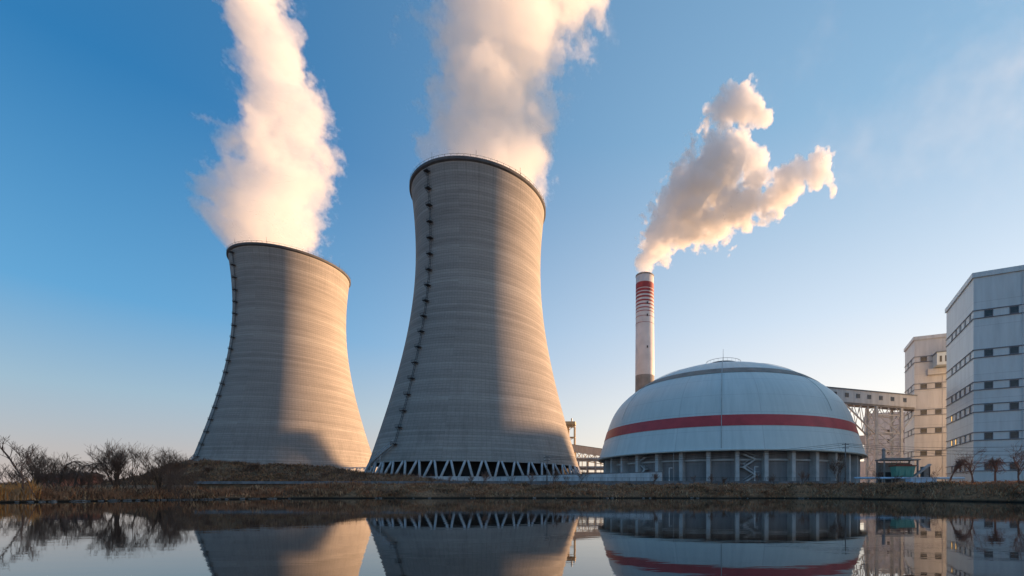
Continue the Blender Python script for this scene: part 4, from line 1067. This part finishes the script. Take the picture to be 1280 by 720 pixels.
    smn = ng.nodes.new('GeometryNodeSetMaterial'); smn.inputs['Material'].default_value = mat
    L_(vc.outputs[0], smn.inputs[0]); L_(smn.outputs[0], go.inputs[0])
    md = o.modifiers.new('plume', 'NODES'); md.node_group = ng
    return tag(o, label, 'steam' if 'steam' in name else 'smoke', kind='stuff')
def px_pts(spec, Y, step=.25, jy=0, rnd=random.Random(3)):
    """spec rows: photo column, photo row, half width in px; turned into points at distance Y"""
    out = []
    for (a, b) in zip(spec, spec[1:]):
        n = max(1, int(math.hypot(b[0] - a[0], b[1] - a[1]) / (max(2, min(a[2], b[2])) * step)))
        for k in range(n):
            t_ = k / n; px, py, hw = (a[i] + (b[i] - a[i]) * t_ for i in range(3))
            out.append((at(px, Y), Y + jy * rnd.gauss(0, 1), zat(py, Y), hw / F_PX * Y))
    a = spec[-1]; out.append((at(a[0], Y), Y, zat(a[1], Y), a[2] / F_PX * Y)); return out
SM = steam_mat('tower_steam', .055, (.98, .985, .99), .2)
Y = 253.3
plume('steam_plume', 'broad white steam plume rising from the nearer cooling tower', px_pts([(604, 262, 68), (607, 220, 68), (614, 170, 66), (620, 120, 68), (630, 70, 74), (638, 20, 78), (650, -40, 88), (664, -110, 98)], Y), SM, .65, 60, 2.7, .026, .10, detail=10, rough=.72, seed=4.0, zmin=ZB + TH - 6, mouth=(T1[0], T1[1], ZB + TH, 35.0), halo=.32)
Y = 328.9
plume('steam_plume', 'slimmer white steam plume rising from the farther cooling tower', px_pts([(340, 352, 54), (337, 315, 50), (335, 285, 48), (342, 240, 46), (350, 190, 46), (356, 150, 42), (350, 110, 33), (342, 70, 28), (332, 30, 28), (320, -10, 32), (306, -60, 38)], Y), SM, .7, 55, 3.3, .029, .10, detail=10, rough=.72, seed=11.0, zmin=ZB + TH - 6, mouth=(T2[0], T2[1], ZB + TH, 35.0), halo=.35)
Y = 365.0
CM = steam_mat('stack_smoke', .15, (.98, .983, .986), .2)
sp_ = px_pts([(806, 349, 8), (808, 338, 12), (814, 322, 20), (824, 302, 30), (838, 280, 38), (858, 258, 44), (878, 236, 48), (898, 214, 46), (914, 192, 36), (926, 178, 24)], Y, .3)
sp_ += px_pts([(850, 292, 24), (878, 282, 30), (908, 268, 32), (930, 256, 28), (944, 240, 22)], Y, .3)
sp_ += px_pts([(902, 140, 24), (918, 134, 26), (940, 140, 24), (955, 150, 14)], Y, .3) + px_pts([(962, 256, 22), (976, 240, 24), (990, 226, 22), (1000, 214, 14)], Y, .3)
sp_ += px_pts([(1014, 222, 14), (1026, 206, 19), (1036, 214, 13), (1042, 238, 10)], Y, .3) + px_pts([(925, 172, 14), (938, 206, 26), (950, 222, 22)], Y, .3)
sp_ = [(x, y, z, r * .82) for x, y, z, r in sp_]
plume('smoke_plume', 'billowing white smoke drifting right from the red banded chimney', sp_, CM, .55, 24, 2.6, .040, .07, billow=.8, rough=.72, seed=2.0, halo=.28)
VM = steam_mat('thin_smoke', .0012, (1, 1, 1))
plume('smoke_veil', 'thin torn veil of old smoke high at the right edge of the sky', px_pts([(1040, 200, 40), (1080, 180, 50), (1130, 165, 60), (1190, 140, 75), (1250, 105, 90), (1320, 60, 100)], Y, .5) + px_pts([(960, 100, 22), (985, 85, 26), (1020, 60, 30)], Y, .5), VM, 2.2, 70, 6.0, .028, 1.8, detail=8, rough=.66, seed=17.0, halo=.25)
